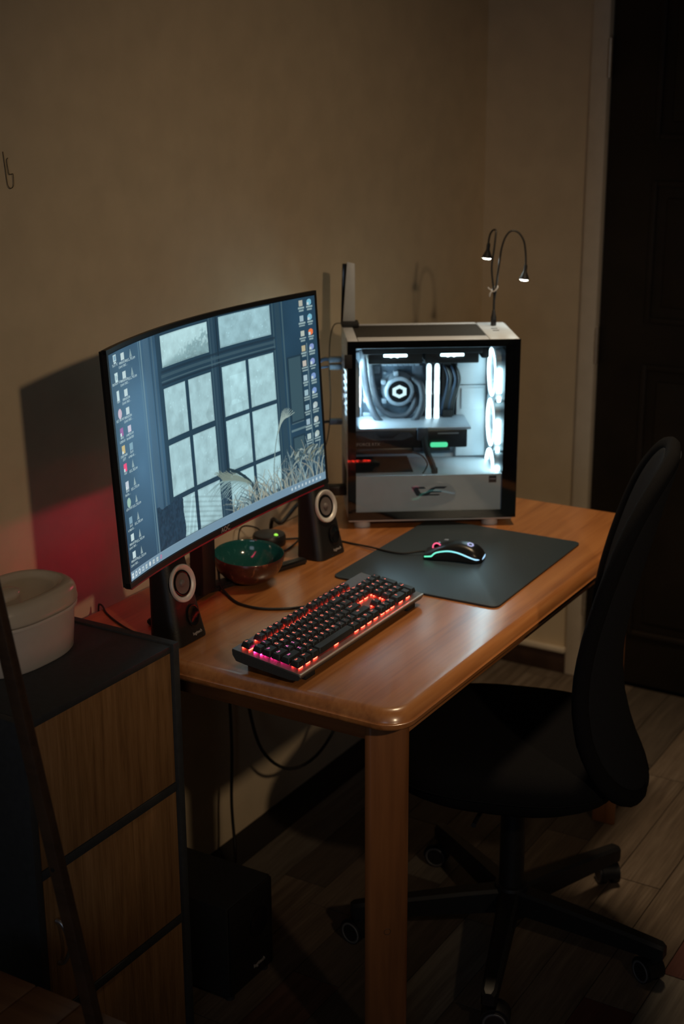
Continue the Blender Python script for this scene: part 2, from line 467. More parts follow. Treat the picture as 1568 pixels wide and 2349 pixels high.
# door frame (a narrow painted strip on both sides and above)
bm = bmesh.new()
box_into(bm, (WX-0.016, 1.442, 0.0), (WX+0.10, 1.490, 2.10), 0.004)
box_into(bm, (WX-0.016, 0.52, 0.0), (WX+0.10, 0.566, 2.10), 0.004)
box_into(bm, (WX-0.016, 0.566, 2.055), (WX+0.10, 1.442, 2.10), 0.004)
struct(finish('trim_2', bm, 'trim_paint', auto=40))
door = struct(box('door_1', (WX+0.004, 0.569, 0.008), (WX+0.044, 1.439, 2.052), 'door_paint', bevel=0.002))
for (ya, yb, za, zb) in ((1.31, 1.06, 1.075, 1.455), (1.31, 1.06, 0.16, 0.96), (1.31, 1.06, 1.56, 1.95), (0.95, 0.70, 1.075, 1.455), (0.95, 0.70, 0.16, 0.96), (0.95, 0.70, 1.56, 1.95)):
    bm = bmesh.new()
    for s in ((0, 0.018), (0.03, 0)):
        pass
    t = 0.016
    box_into(bm, (WX-0.004, yb, za), (WX+0.005, yb+t, zb), 0.003)
    box_into(bm, (WX-0.004, ya-t, za), (WX+0.005, ya, zb), 0.003)
    box_into(bm, (WX-0.004, yb+t, za), (WX+0.005, ya-t, za+t), 0.003)
    box_into(bm, (WX-0.004, yb+t, zb-t), (WX+0.005, ya-t, zb), 0.003)
    pn = finish('panel_moulding', bm, 'door_paint', door, auto=40)
    box('panel', (WX-0.001, yb+0.045, za+0.045), (WX+0.005, ya-0.045, zb-0.045), 'door_paint', door, bevel=0.004)
for zc in (1.765, 1.00, 0.25):
    bm = bmesh.new()
    cyl_into(bm, (WX-0.010, 1.4405, zc-0.05), (WX-0.010, 1.4405, zc+0.05), 0.007, n=14)
    for k in (-0.03, -0.01, 0.01, 0.03):
        cyl_into(bm, (WX-0.010, 1.4405, zc+k-0.0012), (WX-0.010, 1.4405, zc+k+0.0012), 0.0078, n=14)
    cyl_into(bm, (WX-0.010, 1.4405, zc+0.05), (WX-0.010, 1.4405, zc+0.058), 0.005, 0.002, n=12)
    finish('hinge', bm, 'hinge_metal', door, auto=40)
bm = bmesh.new()
cyl_into(bm, (WX+0.004, 0.64, 1.02), (WX-0.045, 0.64, 1.02), 0.009, n=14); tube_into(bm, [(WX-0.045, 0.64, 1.02), (WX-0.05, 0.70, 1.02), (WX-0.047, 0.76, 1.015)], 0.008, n=8)
box_into(bm, (WX-0.003, 0.62, 0.94), (WX+0.004, 0.66, 1.10), 0.002)
finish('handle', bm, 'hinge_metal', door, auto=40)

# bent paper clip hanging on the back wall
bm = bmesh.new()
q = 0.001
tube_into(bm, [(1.866, WY-0.002, 1.612), (1.868, WY-0.003, 1.585), (1.870, WY-0.003, 1.562), (1.872, WY-0.004, 1.553), (1.878, WY-0.004, 1.550), (1.884, WY-0.004, 1.554), (1.885, WY-0.004, 1.565), (1.884, WY-0.005, 1.574)], 0.0007, 6, 5)
tube_into(bm, [(1.884, WY-0.004, 1.574), (1.876, WY-0.004, 1.574), (1.874, WY-0.004, 1.580), (1.873, WY-0.003, 1.597), (1.876, WY-0.003, 1.601)], 0.0007, 6, 5)
tag(finish('wire_hook', bm, 'clip_metal', smooth=True), 'bent wire paper clip stuck on the wall at the far left', 'hook')

# ------------------------------------------------------------------ desk
desk = thing('desk', 'orange-brown varnished wooden desk with rounded corners against the wall', 'desk', (0, 0, 0))
X0, X1, Y0, Y1 = 1.846, 3.090, 1.006, 1.755
rings = []
for z, ins in ((0.7170, 0.006), (0.7190, 0.002), (0.7235, 0.0), (0.7290, 0.0), (0.7300, 0.003), (0.7320, 0.0035), (0.7375, 0.006), (0.7430, 0.0095), (0.7475, 0.0145), (0.7496, 0.0190), (0.7500, 0.0225)):
    rings.append([(x, y, z) for x, y in rrect(X0+ins, Y0+ins, X1-ins, Y1-ins, 0.052-ins*0.6, 10)])
bm = bmesh.new(); loft_into(bm, rings)
finish('tabletop', bm, 'desk_wood', desk, auto=60)
box('apron', (1.886, 1.085, 0.675), (1.906, 1.675, 0.7172), 'desk_wood_y_shaded', desk, 0.002)
box('apron', (2.999, 1.085, 0.675), (3.019, 1.675, 0.7172), 'desk_wood_y_shaded', desk, 0.002)
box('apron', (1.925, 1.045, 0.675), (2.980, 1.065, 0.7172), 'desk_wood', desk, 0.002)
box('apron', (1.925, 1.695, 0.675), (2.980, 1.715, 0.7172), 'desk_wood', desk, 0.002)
def leg_poly(sx, sy, cx, cy):
    # square post whose outer corner is cut at 45 degrees
    p = [(-0.009, 0), (-0.052, 0.043), (-0.052+0.0, 0.052), (0.0, 0.052+0.0), (0, 0)]
    a = 0.056; c = 0.045
    pts = [(c, 0), (a, 0), (a, a), (0, a), (0, c)]
    pts = [(cx+sx*x, cy+sy*y) for x, y in pts]
    return pts if sx*sy > 0 else pts[::-1]
for sx, sy, cx, cy in ((1, 1, 1.877, 1.036), (-1, 1, 3.028, 1.036), (1, -1, 1.877, 1.724), (-1, -1, 3.028, 1.724)):
    lg = prism('leg', leg_poly(sx, sy, cx, cy), 0.0, 0.7172, 'desk_wood_z_shaded', desk, bevel=0.003)
    d = Vector((-sx, -sy, 0)).normalized(); c0 = Vector((cx+sx*0.0225, cy+sy*0.0225, 0.31))
    bm = bmesh.new()
    lathe_into(bm, [(0.0052, 0.0), (0.0058, 0.0004), (0.0064, 0.0)], 20, frame_M(c0, Vector((0, 0, 1)), d.cross(Vector((0, 0, 1)))))
    finish('plug', bm, 'chair_wood', lg, smooth=True)

# ------------------------------------------------------------------ mouse pad
pad = rrect(-0.2255, -0.183, 0.2255, 0.183, 0.016, 6)
o = thing('mouse_pad', 'large dark grey cloth mouse pad under the mouse', 'mouse pad', (2.588, 1.270, DZ), R(1.2))
prism('cloth', pad, 0.0012, 0.0042, 'pad_cloth', o, bevel=0.0008)
prism('rubber_base', rrect(-0.225, -0.1825, 0.225, 0.1825, 0.016, 6), 0.0002, 0.0014, 'rubber', o)
PADZ = DZ+0.0042

# ------------------------------------------------------------------ keyboard
KX, KY = 1.868, 1.210
kb = thing('keyboard', 'black backlit mechanical keyboard with glowing red legends', 'keyboard', (KX, KY, DZ), R(0.7))
KL, KD = 0.4505, 0.1405
TILT = math.atan2(0.020, KD)
T = Matrix.Translation((0, 0, 0.022)) @ Matrix.Rotation(TILT, 4, 'X')     # plate plane: origin at the front-left corner
# case: sloped slab with a cut lower rear edge
prof = [(0.000, -0.0035), (0.004, -0.0125), (0.020, -0.0165), (0.112, -0.0205), (0.130, -0.0200), (KD-0.002, -0.0110), (KD, -0.0030), (KD, -0.0012), (0, -0.0012)]
bm = bmesh.new()
prism_into(bm, prof, 0.0, KL, T @ Matrix(((0, 0, 1, 0), (1, 0, 0, 0), (0, 1, 0, 0), (0, 0, 0, 1))))
bmesh.ops.recalc_face_normals(bm, faces=bm.faces)
es = [e for e in bm.edges if e.calc_face_angle(0) > R(40)]
bmesh.ops.bevel(bm, geom=es, offset=0.0008, segments=1, affect='EDGES')
finish('case', bm, 'kb_black', kb, auto=40)
bm = bmesh.new(); box_into(bm, (0.0004, 0.0034, -0.0013), (KL-0.0004, KD-0.0004, 0.0004), 0.0003, 1, T)
finish('top_plate', bm, 'kb_metal', kb, auto=40)
bm = bmesh.new(); box_into(bm, (0.0, 0.0, -0.0045), (KL, 0.0040, 0.0006), 0.0008, 2, T)
finish('front_bar', bm, 'kb_edge', kb, auto=40)
for xx in (0.03, KL-0.05):
    bm = bmesh.new(); box_into(bm, (xx, 0.118, 0.0001), (xx+0.022, 0.128, 0.0195), 0.001)
    finish('foot', bm, 'rubber', kb, auto=40)
for xx in (0.03, KL-0.05):
    bm = bmesh.new(); box_into(bm, (xx, 0.008, 0.0001), (xx+0.03, 0.016, 0.0085), 0.001)
    finish('foot', bm, 'rubber', kb, auto=40)
U = 0.01905
KX0, KY1 = (KL-22.5*U)/2, KD-0.0098
def caps(wu, hu=1.0):
    wx, wy = wu*U-0.0010, hu*U-0.0010
    tx, ty = wx-0.0052, wy-0.0048
    rings = []
    for z, a, b, dy in ((0.0042, wx, wy, 0), (0.0050, wx, wy, 0), (0.0128, tx+0.0006, ty+0.0006, 0.0006), (0.0136, tx-0.0008, ty-0.0008, 0.0006)):
        rings.append([(x, y+dy, z) for x, y in rrect(-a/2, -b/2, a/2, b/2, 0.0013, 2)])
    bm = bmesh.new(); loft_into(bm, rings)
    bmesh.ops.recalc_face_normals(bm, faces=bm.faces)
    me = bpy.data.meshes.new('key'); bm.to_mesh(me); bm.free(); me.materials.append(MATS['keycap'])
    me.polygons.foreach_set('use_smooth', [True]*len(me.polygons))
    try: me.set_sharp_from_angle(angle=R(35))
    except Exception: pass
    return me
def led_mesh(wu, mat):
    bm = bmesh.new(); box_into(bm, (-0.0056, -0.0076, 0.0004), (0.0056, -0.0058, 0.0028)); box_into(bm, (-0.0056, 0.0056, 0.0004), (0.0056, 0.0074, 0.0028))
    bmesh.ops.recalc_face_normals(bm, faces=bm.faces)
    me = bpy.data.meshes.new('key_light'); bm.to_mesh(me); bm.free(); me.materials.append(MATS[mat])
    return me
capc, ledc = {}, {}
keys = []
def row(y, items):
    x = 0.0
    for it in items:
        if isinstance(it, (int, float)): x += it; continue
        s, wu = it if isinstance(it, tuple) else (it, 1.0)
        keys.append((s, x, y, wu, 1.0)); x += wu
row(0.0, ['Esc', 1, 'F1', 'F2', 'F3', 'F4', .5, 'F5', 'F6', 'F7', 'F8', .5, 'F9', 'F10', 'F11', 'F12', .25, 'PrtSc', 'ScrLk', 'Pause'])
row(1.25, list('`1234567890-=') + [('Back', 2), .25, 'Ins', 'Home', 'PgUp', .25, 'Num', '/', '*', '-'])
row(2.25, [('Tab', 1.5)] + list('QWERTYUIOP[]') + [('\\', 1.5), .25, 'Del', 'End', 'PgDn', .25, '7', '8', '9'])
row(3.25, [('Caps', 1.75)] + list("ASDFGHJKL;'") + [('Enter', 2.25), 3.5, '4', '5', '6'])
row(4.25, [('Shift', 2.25)] + list('ZXCVBNM,./') + [('Shift', 2.75), 1.25, '^', 1.25, '1', '2', '3'])
row(5.25, [('Ctrl', 1.25), ('Win', 1.25), ('Alt', 1.25), ('', 6.25), ('Alt', 1.25), ('Fn', 1.25), ('O', 1.25), ('Ctrl', 1.25), .25, '<', 'v', '>', .25, ('0', 2), '.'])
keys.append(('+', 21.5, 2.25, 1.0, 2.0)); keys.append(('Enter', 21.5, 4.25, 1.0, 2.0))
LEG = {}
for s, kx, ky, wu, hu in keys:
    k = (wu, hu)
    if k not in capc: capc[k] = caps(wu, hu)
    cx = KX0 + (kx+wu/2)*U; cy = KY1 - (ky+hu/2)*U
    M = T @ Matrix.Translation((cx, cy, 0))
    key = share('key', capc[k], None, kb, M)
    pink = kx < 1.2 and 1.0 < ky < 5.0 or (kx < 2.8 and 3.0 < ky < 5)
    lk = 'key_pink' if pink else 'key_red'
    if lk not in ledc: ledc[lk] = led_mesh(1, lk)
    share('key_light', ledc[lk], None, key, Matrix.Identity(4))
    if s:
        lm_ = 'legend_pink' if pink else 'legend_red'
        size = 0.0078 if len(s) == 1 else (0.0060 if len(s) == 2 else 0.0044)
        kk = (s, size, lm_)
        if kk not in LEG:
            me = text_mesh(s, size, 0.0).copy(); me.materials.clear(); me.materials.append(MATS[lm_]); LEG[kk] = me
        ox = 0.0 if wu < 1.4 else -(wu-1)*U*0.12
        share('legend', LEG[kk], None, key, Matrix.Translation((ox-0.0012, 0.0032 + (0 if hu < 1.5 else 0.004), 0.01375)))
# braided cable, rear of the keyboard to behind the monitor
tube('cable', [(0.325, KD-0.002, 0.028), (0.322, 0.158, 0.014), (0.311, 0.193, 0.004), (0.285, 0.226, 0.003), (0.268, 0.264, 0.003), (0.272, 0.312, 0.003), (0.298, 0.356, 0.004), (0.322, 0.390, 0.012), (0.362, 0.424, 0.030), (0.378, 0.464, 0.063), (0.384, 0.485, 0.105)], 0.0026, 'cable_black', kb, 8, 8)

# ------------------------------------------------------------------ mouse
mdir = Vector((-0.031, 0.118, 0)).normalized()
ms_ = thing('mouse', 'black gaming mouse with glowing side strip on the mouse pad', 'mouse', (2.600, 1.222, PADZ), math.atan2(mdir.y, mdir.x))
# local: x from tail (0) to nose (0.124), y to the left, z up
def msec(x):
    t = x/0.124
    hw = 0.0325*(1-0.16*math.sin(math.pi*min(1, t/0.95))**2)*(0.62+0.38*min(1, (t/0.14)**0.6 if t > 0 else 0))*(1-0.14*max(0, (t-0.80)/0.2))
    h = 0.0385*max(0.0, math.sin(math.pi*min(1, (t+0.18)/1.30)))**0.75*(1-0.34*t*t)
    if t < 0.18: h *= 0.50+0.50*math.sqrt(max(0, 1-((0.18-t)/0.18)**2))
    return hw, max(h, 0.012)
rings = []
NS = 24
for i in range(NS+1):
    x = 0.124*i/NS; hw, h = msec(x)
    ring = []
    for k in range(25):
        a = math.pi*k/24
        c = math.cos(a); s = math.sin(a)
        yy = hw*math.copysign(abs(c)**0.60, c); zz = h*abs(s)**0.70
        und = 1.0 - 0.16*max(0, (0.5-zz/h))
        ring.append((x, yy*und, 0.0015+zz))
    rings.append(ring)
bm = bmesh.new(); loft_into(bm, rings)
finish('body', bm, 'mouse_black', ms_, auto=70)
def msurf(x, frac):
    """point on the left flank (positive y), frac = height fraction"""
    hw, h = msec(x); s = frac**(1/0.70); a = math.asin(min(1, s)); c = math.cos(a)
    und = 1.0-0.16*max(0, 0.5-frac)
    return Vector((x, (hw*c**0.60)*und+0.0004, 0.0015+h*frac))
# light strip along the flank and round the tail
pts = [msurf(0.1215, 0.46), msurf(0.108, 0.42), msurf(0.104, 0.50), msurf(0.098, 0.66), msurf(0.085, 0.66), msurf(0.068, 0.62), msurf(0.048, 0.52), msurf(0.028, 0.40), msurf(0.012, 0.34)]
tail = []
for k in range(1, 8):
    a = k/8*2-1
    hw, h = msec(0.003); tail.append(Vector((0.004-0.0045*(1-a*a), -a*hw*0.98, 0.0015+h*0.42)))
pts2 = [Vector((p.x, -p.y, p.z)) for p in pts[::-1]]
tube('light_strip', pts+tail+pts2, 0.0017, 'mouse_strip', ms_, 8, 4)
# rubber flanks
for sgn in (1, -1):
    bm = bmesh.new(); rows = []
    for i in range(17):
        x = 0.012+0.096*i/16
        top = np.interp(x, [0.012, 0.028, 0.048, 0.068, 0.085, 0.098, 0.104, 0.108], [0.30, 0.36, 0.48, 0.58, 0.62, 0.62, 0.46, 0.38])
        rows.append([bm.verts.new((p.x, sgn*(p.y+0.0002), p.z)) for p in (msurf(x, top*f) for f in (0.06, 0.35, 0.7, 1.0))])
    for a, b_ in zip(rows, rows[1:]):
        for k in range(3): bm.faces.new((a[k], a[k+1], b_[k+1], b_[k]))
    finish('side_grip', bm, 'mouse_rubber', ms_, smooth=True)
cyl('scroll_wheel', (0.100, -0.0035, 0.0225), (0.100, 0.0035, 0.0225), 0.0105, 'black_gloss', ms_, n=24)
for yy in (-0.0042, 0.0042):
    bm = bmesh.new(); lathe_into(bm, [(0.0072, -0.0006), (0.0100, -0.0006), (0.0100, 0.0006), (0.0072, 0.0006)], 24, Matrix.Translation((0.100, yy, 0.0225)) @ Matrix.Rotation(R(90), 4, 'X'), True)
    finish('wheel_light', bm, 'mouse_pink', ms_, smooth=True)
box('dpi_button', (0.076, -0.004, 0.0365), (0.085, 0.004, 0.0400), 'heatsink', ms_, 0.001)
# hexagon emblem near the tail, laid on the sloping back
hw, h = msec(0.030); hw2, h2 = msec(0.022)
sl = math.atan2(msec(0.036)[1]-msec(0.020)[1], 0.016)
Mh = Matrix.Translation((0.028, 0.006, 0.0015+msec(0.028)[1]-0.0002)) @ Matrix.Rotation(-sl, 4, 'Y') @ Matrix.Rotation(R(-9), 4, 'X')
bm = bmesh.new(); ri, ro = [], []
for i in range(6):
    a = R(60*i); ro.append(bm.verts.new(Mh @ Vector((0.0080*math.cos(a), 0.0092*math.sin(a), 0.0009)))); ri.append(bm.verts.new(Mh @ Vector((0.0040*math.cos(a), 0.0046*math.sin(a), 0.0009))))
for i in range(6): bm.faces.new((ro[i], ro[(i+1) % 6], ri[(i+1) % 6], ri[i]))
finish('emblem', bm, 'mouse_logo', ms_)
tube('cable', [(0.122, 0, 0.010), (0.140, 0.002, 0.008), (0.170, 0.010, 0.0035), (0.205, 0.004, 0.0027), (0.245, -0.016, 0.0012), (0.30, -0.040, -0.0015), (0.345, -0.053, -0.0015), (0.40, -0.052, -0.0015), (0.45, -0.03, -0.0015)], 0.0022, 'cable_black', ms_, 8, 6)

# ------------------------------------------------------------------ monitor
MC = Vector((2.0655, 1.4797, 1.75-0.6224)); MYAW, MT, MH, MS, MW = 0.0732, 0.0600, 0.3938, 0.0601, 0.712
mo = thing('monitor', 'large curved widescreen monitor showing a desktop with an old window', 'monitor', (MC.x, MC.y+0.13, DZ), MYAW)
# local frame of the panel: x across, y towards the wall, z up; front centre of the chord at PO, leaning back by MT
PO = Matrix.Rotation(-MYAW, 4, 'Z') @ (MC - Vector(mo.location))
def mp(a, bb, off=0.0):
    """a across -1..1, bb up -1..1, off towards the viewer"""
    d = off - MS*(1-a*a)                                     # along the panel normal, towards the viewer
    z = bb*MH/2
    return Vector((PO.x + a*MW/2, PO.y - d*math.cos(MT) + z*math.sin(MT), PO.z + d*math.sin(MT) + z*math.cos(MT)))
def bbot(a): return -1.0-0.10*(1-a*a)
NA = 40
def slab(a0, a1, top, bot, o0, o1, edge=0.0):
    bm = bmesh.new()
    F, B = [], []
    for i in range(NA+1):
        a = a0+(a1-a0)*i/NA
        F.append([bm.verts.new(mp(a, bot(a)+(top(a)-bot(a))*j/6, o1)) for j in range(7)])
        B.append([bm.verts.new(mp(a, bot(a)+(top(a)-bot(a))*j/6, o0)) for j in range(7)])
    for i in range(NA):
        for j in range(6):
            bm.faces.new((F[i][j], F[i+1][j], F[i+1][j+1], F[i][j+1])); bm.faces.new((B[i][j], B[i][j+1], B[i+1][j+1], B[i+1][j]))
        bm.faces.new((F[i][0], B[i][0], B[i+1][0], F[i+1][0])); bm.faces.new((F[i][6], F[i+1][6], B[i+1][6], B[i][6]))
    for j in range(6):
        bm.faces.new((F[0][j], F[0][j+1], B[0][j+1], B[0][j])); bm.faces.new((F[NA][j], B[NA][j], B[NA][j+1], F[NA][j+1]))
    return bm
SA0, SA1, SBT = -0.945, 0.982, 0.953
def sbot(a): return -0.95-0.09*(1-a*a)
finish('rear_cover', slab(-0.962, 0.990, lambda a: 0.985, bbot, -0.015, -0.004), 'black_plastic', mo, auto=30)
finish('back_bulge', slab(-0.55, 0.55, lambda a: 0.55, lambda a: -0.75, -0.040, -0.014), 'black_plastic', mo, auto=30)
# slim front bezel round the panel
bm = bmesh.new()
def strip(A, B_, n, o0, o1):
    """curved bar between two edge curves A(t) and B_(t) in (a,bb)"""
    rows = []
    for i in range(n+1):
        t = i/n; a, b_ = A(t), B_(t)
        rows.append([bm.verts.new(mp(a[0], a[1], o0)), bm.verts.new(mp(a[0], a[1], o1)), bm.verts.new(mp(b_[0], b_[1], o1)), bm.verts.new(mp(b_[0], b_[1], o0))])
    for p, q_ in zip(rows, rows[1:]):
        for k in range(4): bm.faces.new((p[k], p[(k+1) % 4], q_[(k+1) % 4], q_[k]))
    bm.faces.new(rows[0]); bm.faces.new(rows[-1][::-1])
L = lambda t: -0.975+1.970*t
strip(lambda t: (L(t), 1.0), lambda t: (L(t), SBT+0.012), 40, -0.006, 0.0015)
strip(lambda t: (-0.975, 1.0-t*(1.0+1.0)), lambda t: (SA0-0.008, 1.0-t*2.0), 6, -0.008, 0.0015)
strip(lambda t: (0.995, 1.0-t*2.0), lambda t: (SA1+0.003, 1.0-t*2.0), 6, -0.006, 0.0015)
finish('bezel', bm, 'black_plastic', mo, auto=30)
bm = bmesh.new()
strip(lambda t: (L(t), sbot(L(t))-0.006), lambda t: (L(t), bbot(L(t))), 40, -0.010, 0.0025)
finish('chin', bm, 'black_plastic', mo, auto=30)
bm = bmesh.new()
strip(lambda t: (L(t)*0.97, bbot(L(t)*0.97)), lambda t: (L(t)*0.97, bbot(L(t)*0.97)-0.020), 40, -0.012, 0.0005)
finish('accent_strip', bm, 'monitor_red', mo, auto=30)
ac = 0.115
cx_ = mp(ac, (sbot(ac)+bbot(ac))/2-0.004, 0.0029)
lettering('maker_name', 'AOC', 0.0135, 'print_grey', mo, frame_M(cx_, mp(ac+0.02, bbot(ac+0.02))-mp(ac-0.02, bbot(ac-0.02)), mp(ac, 0)-mp(ac, -0.2)), 0.0001)

finish('rear_light_hood', slab(-0.49, 0.50, lambda a: -0.82, lambda a: -0.862, -0.098, -0.014), 'black_plastic', mo, auto=30)  # unseen hood added to cut off the red light higher up the wall
glow('rear_mood_light', (1.0, 0.040, 0.15), 15.0)
finish('rear_light', slab(-0.40, 0.30, lambda a: -0.878, lambda a: -0.928, -0.0185, -0.0152), 'rear_mood_light', mo, auto=30)

# ---- the picture on the screen, painted on a fine vertex grid
GW, GH = 760, 428
img = np.zeros((GH, GW, 3), np.float32)
def lin(c):
    c = np.array(c, np.float32)/255.0
    return np.where(c <= 0.04045, c/12.92, ((c+0.055)/1.055)**2.4)
uu, vv = np.meshgrid((np.arange(GW)+0.5)/GW, (np.arange(GH)+0.5)/GH)
rg = np.random.default_rng(5)
def vnoise(nx, ny, seed):
    g = np.random.default_rng(seed).random((ny+2, nx+2))
    x = uu*nx; y = vv*ny; xi = x.astype(int); yi = y.astype(int); fx = x-xi; fy = y-yi
    fx = fx*fx*(3-2*fx); fy = fy*fy*(3-2*fy)
    return (g[yi, xi]*(1-fx)+g[yi, xi+1]*fx)*(1-fy)+(g[yi+1, xi]*(1-fx)+g[yi+1, xi+1]*fx)*fy
n1, n2, n3 = vnoise(14, 9, 1), vnoise(50, 30, 2), vnoise(160, 90, 3)
def fill(mask, col, k=1.0):
    c = lin(col); img[mask] = img[mask]*(1-k)+c*k
def rect(u0, v0, u1, v1, col, k=1.0): fill((uu >= u0) & (uu < u1) & (vv >= v0) & (vv < v1), col, k)
base = lin((36, 66, 86)); img[:] = base
gl_ = np.exp(-((uu-0.17)/0.14)**2 - ((vv-0.42)/0.45)**2)[..., None]*lin((84, 120, 148))*0.55
img += gl_
img *= (0.86+0.28*n1)[..., None]
# window case: lighter verticals and mouldings
for u0, u1, c, k in ((0.185, 0.190, (96, 132, 148), .6), (0.196, 0.203, (110, 140, 150), .7), (0.215, 0.245, (70, 100, 120), .55), (0.250, 0.256, (40, 66, 84), .6), (0.262, 0.268, (84, 110, 122), .5), (0.284, 0.290, (30, 52, 68), .7)):
    rect(u0, 0, u1, 0.962, c, k)
rect(0.29, 0.0, 0.84, 0.965, (36, 62, 78), .85)
for u0, u1, c in ((0.553, 0.560, (58, 86, 100)), (0.586, 0.592, (26, 46, 60)), (0.565, 0.575, (50, 76, 92)), (0.83, 0.835, (60, 88, 100)), (0.842, 0.862, (44, 70, 84)), (0.868, 0.874, (70, 98, 108))):
    rect(u0, 0, u1, 0.965, c, .8)
for v0, v1, c in ((0.168, 0.180, (30, 50, 64)), (0.186, 0.200, (62, 88, 100)), (0.214, 0.222, (74, 100, 110)), (0.226, 0.236, (28, 46, 60))):
    rect(0.30, v0, 0.835, v1, c, .75)
def pane(u0, v0, u1, v1, c0=(152, 186, 192), tree=0):
    m_ = (uu >= u0) & (uu < u1) & (vv >= v0) & (vv < v1)
    sh = 0.95+0.28*n2+0.18*n1+0.10*(n3-0.5)
    sh = sh - 0.18*np.clip((vv-v0)/(v1-v0), 0, 1)*(n1 > 0.5)
    img[m_] = (lin(c0)*sh[..., None])[m_]
    if tree:
        k_ = np.clip((vv-(v1-(v1-v0)*(0.18+0.80*np.clip((uu-u0)/(u1-u0), 0, 1)*(0.5*n2+0.5*n3)*1.3)))/0.03, 0, 1)*m_*0.75
        img[:] = img*(1-k_[..., None])+(lin((112, 146, 152))*(0.75+0.5*n3)[..., None])*k_[..., None]
    ed = m_ & ((uu < u0+0.0035) | (uu > u1-0.0035) | (vv < v0+0.005) | (vv > v1-0.006))
    img[ed] *= 0.82
pane(.310, .013, .547, .156, (164, 198, 202), 1); pane(.600, .007, .822, .154, (142, 178, 186))
for (u0, u1) in ((.306, .420), (.435, .547)):
    for (v0, v1) in ((.250, .482), (.510, .748), (.772, .958)): pane(u0, v0, u1, v1)
for (u0, u1) in ((.599, .707), (.719, .825)):
    for (v0, v1) in ((.246, .487), (.507, .754), (.775, .945)): pane(u0, v0, u1, v1, (154, 190, 196))
# bright cloudy patch and railings seen through the panes
pm_ = (uu > .632) & (uu < .70) & (vv > .30) & (vv < .44); img[pm_] *= 1.14
for k in range(7):
    m_ = (np.abs(vv-(0.80+0.024*k+0.9*(uu-0.43)*0.5)) < 0.005) & (uu > 0.355) & (uu < .546) & (vv > .79) & (vv < .957); img[m_] *= 0.80
for k in range(4):
    m_ = (np.abs((uu-0.37-0.022*k)-(0.957-vv)*0.20) < 0.004) & (uu > 0.355) & (uu < .42) & (vv > .775) & (vv < .957); img[m_] *= 1.25
# drops on the glass
for k in range(260):
    cu, cv, r_ = .30+.53*rg.random(), .01+.9*rg.random(), 0.0012+0.0014*rg.random()
    m_ = ((uu-cu)**2+((vv-cv)*0.56)**2 < r_*r_) & (img[..., 1] > .25); img[m_] *= 1.22
# dark curtain mass, lower left of the window
m_ = (uu > .207) & (uu < .356-0.02*np.sin(vv*40)*(vv-.75)) & (vv > .748+0.035*n2-0.02*(uu-.2)) & (vv < .962)
img[m_] = (lin((34, 58, 76))*(0.75+0.6*n3)[..., None])[m_]
# carved panels of the shutter on the right
for u0, v0, u1, v1 in ((.884, .30, .932, .63), (.886, .72, .926, .84)):
    rect(u0-.006, v0-.01, u1+.006, v1+.012, (30, 52, 64), .7); rect(u0, v0, u1, v1, (62, 90, 100), .75)
rect(.878, .672, .936, .684, (104, 132, 138), .8); rect(.882, .640, .930, .646, (96, 122, 128), .6); rect(.958, .24, .962, .80, (110, 140, 150), .6)
def stroke(p0, p1, p2, wd, col, k=0.8, n=60):
    c = lin(col)
    for i in range(n+1):
        t = i/n
        x = (1-t)**2*p0[0]+2*t*(1-t)*p1[0]+t*t*p2[0]; y = (1-t)**2*p0[1]+2*t*(1-t)*p1[1]+t*t*p2[1]
        ww = wd*(1-0.6*t)
        ix0, ix1 = int((x-ww)*GW), int((x+ww)*GW)+1; iy0, iy1 = int(y*GH-ww*GW), int(y*GH+ww*GW)+1
        ix0, iy0 = max(ix0, 0), max(iy0, 0)
        if ix1 > ix0 and iy1 > iy0: img[iy0:iy1, ix0:ix1] = img[iy0:iy1, ix0:ix1]*(1-k)+c*k
# dried wheat and grasses in front of the window
stroke((.725, .962), (.69, .80), (.585, .735), .0050, (34, 56, 66), .9, 90)
for k in range(26):
    t = k/26; x, y = .69-.13*t, .86-.125*t+.05*t*t
    stroke((x, y), (x-.03, y-.01), (x-.075-.02*rg.random(), y+.01+.06*rg.random()), .0011, (128, 158, 160), .6, 40)
    stroke((x, y), (x-.012, y-.03), (x-.04, y-.045-.02*rg.random()), .0014, (120, 136, 126), .6, 30)
stroke((.79, .962), (.79, .75), (.835, .60), .0022, (120, 142, 142), .75, 80)
for k in range(9):
    stroke((.822+.002*k, .66-.008*k), (.835+.003*k, .60), (.845+.006*k, .555-.006*k+.004*k*k*.3), .0013, (150, 170, 164), .7, 40)
for k in range(150):
    x = .60+.40*rg.random(); h_ = (.05+.13*rg.random())*(0.5+0.9*max(0, (x-.62)/.38)); y = .962
    c = [(136, 162, 166), (104, 126, 130), (146, 150, 136), (64, 88, 98)][rg.integers(4)]
    stroke((x, y), (x-.03+.05*rg.random(), y-h_*.6), (x-.07+.12*rg.random(), y-h_), .0012+.0008*rg.random(), c, .55, 34)
for k in range(40):
    x = .86+.13*rg.random(); y = .80+.07*rg.random()
    stroke((x, y), (x+.012, y-.02), (x+.03*rg.random(), y-.03*rg.random()), .0022, [(140, 156, 152), (110, 118, 104), (58, 80, 88)][rg.integers(3)], .55, 14)
# taskbar
rect(0, .960, 1, 1, (112, 142, 162)); rect(0, .960, 1, .962, (128, 156, 172))
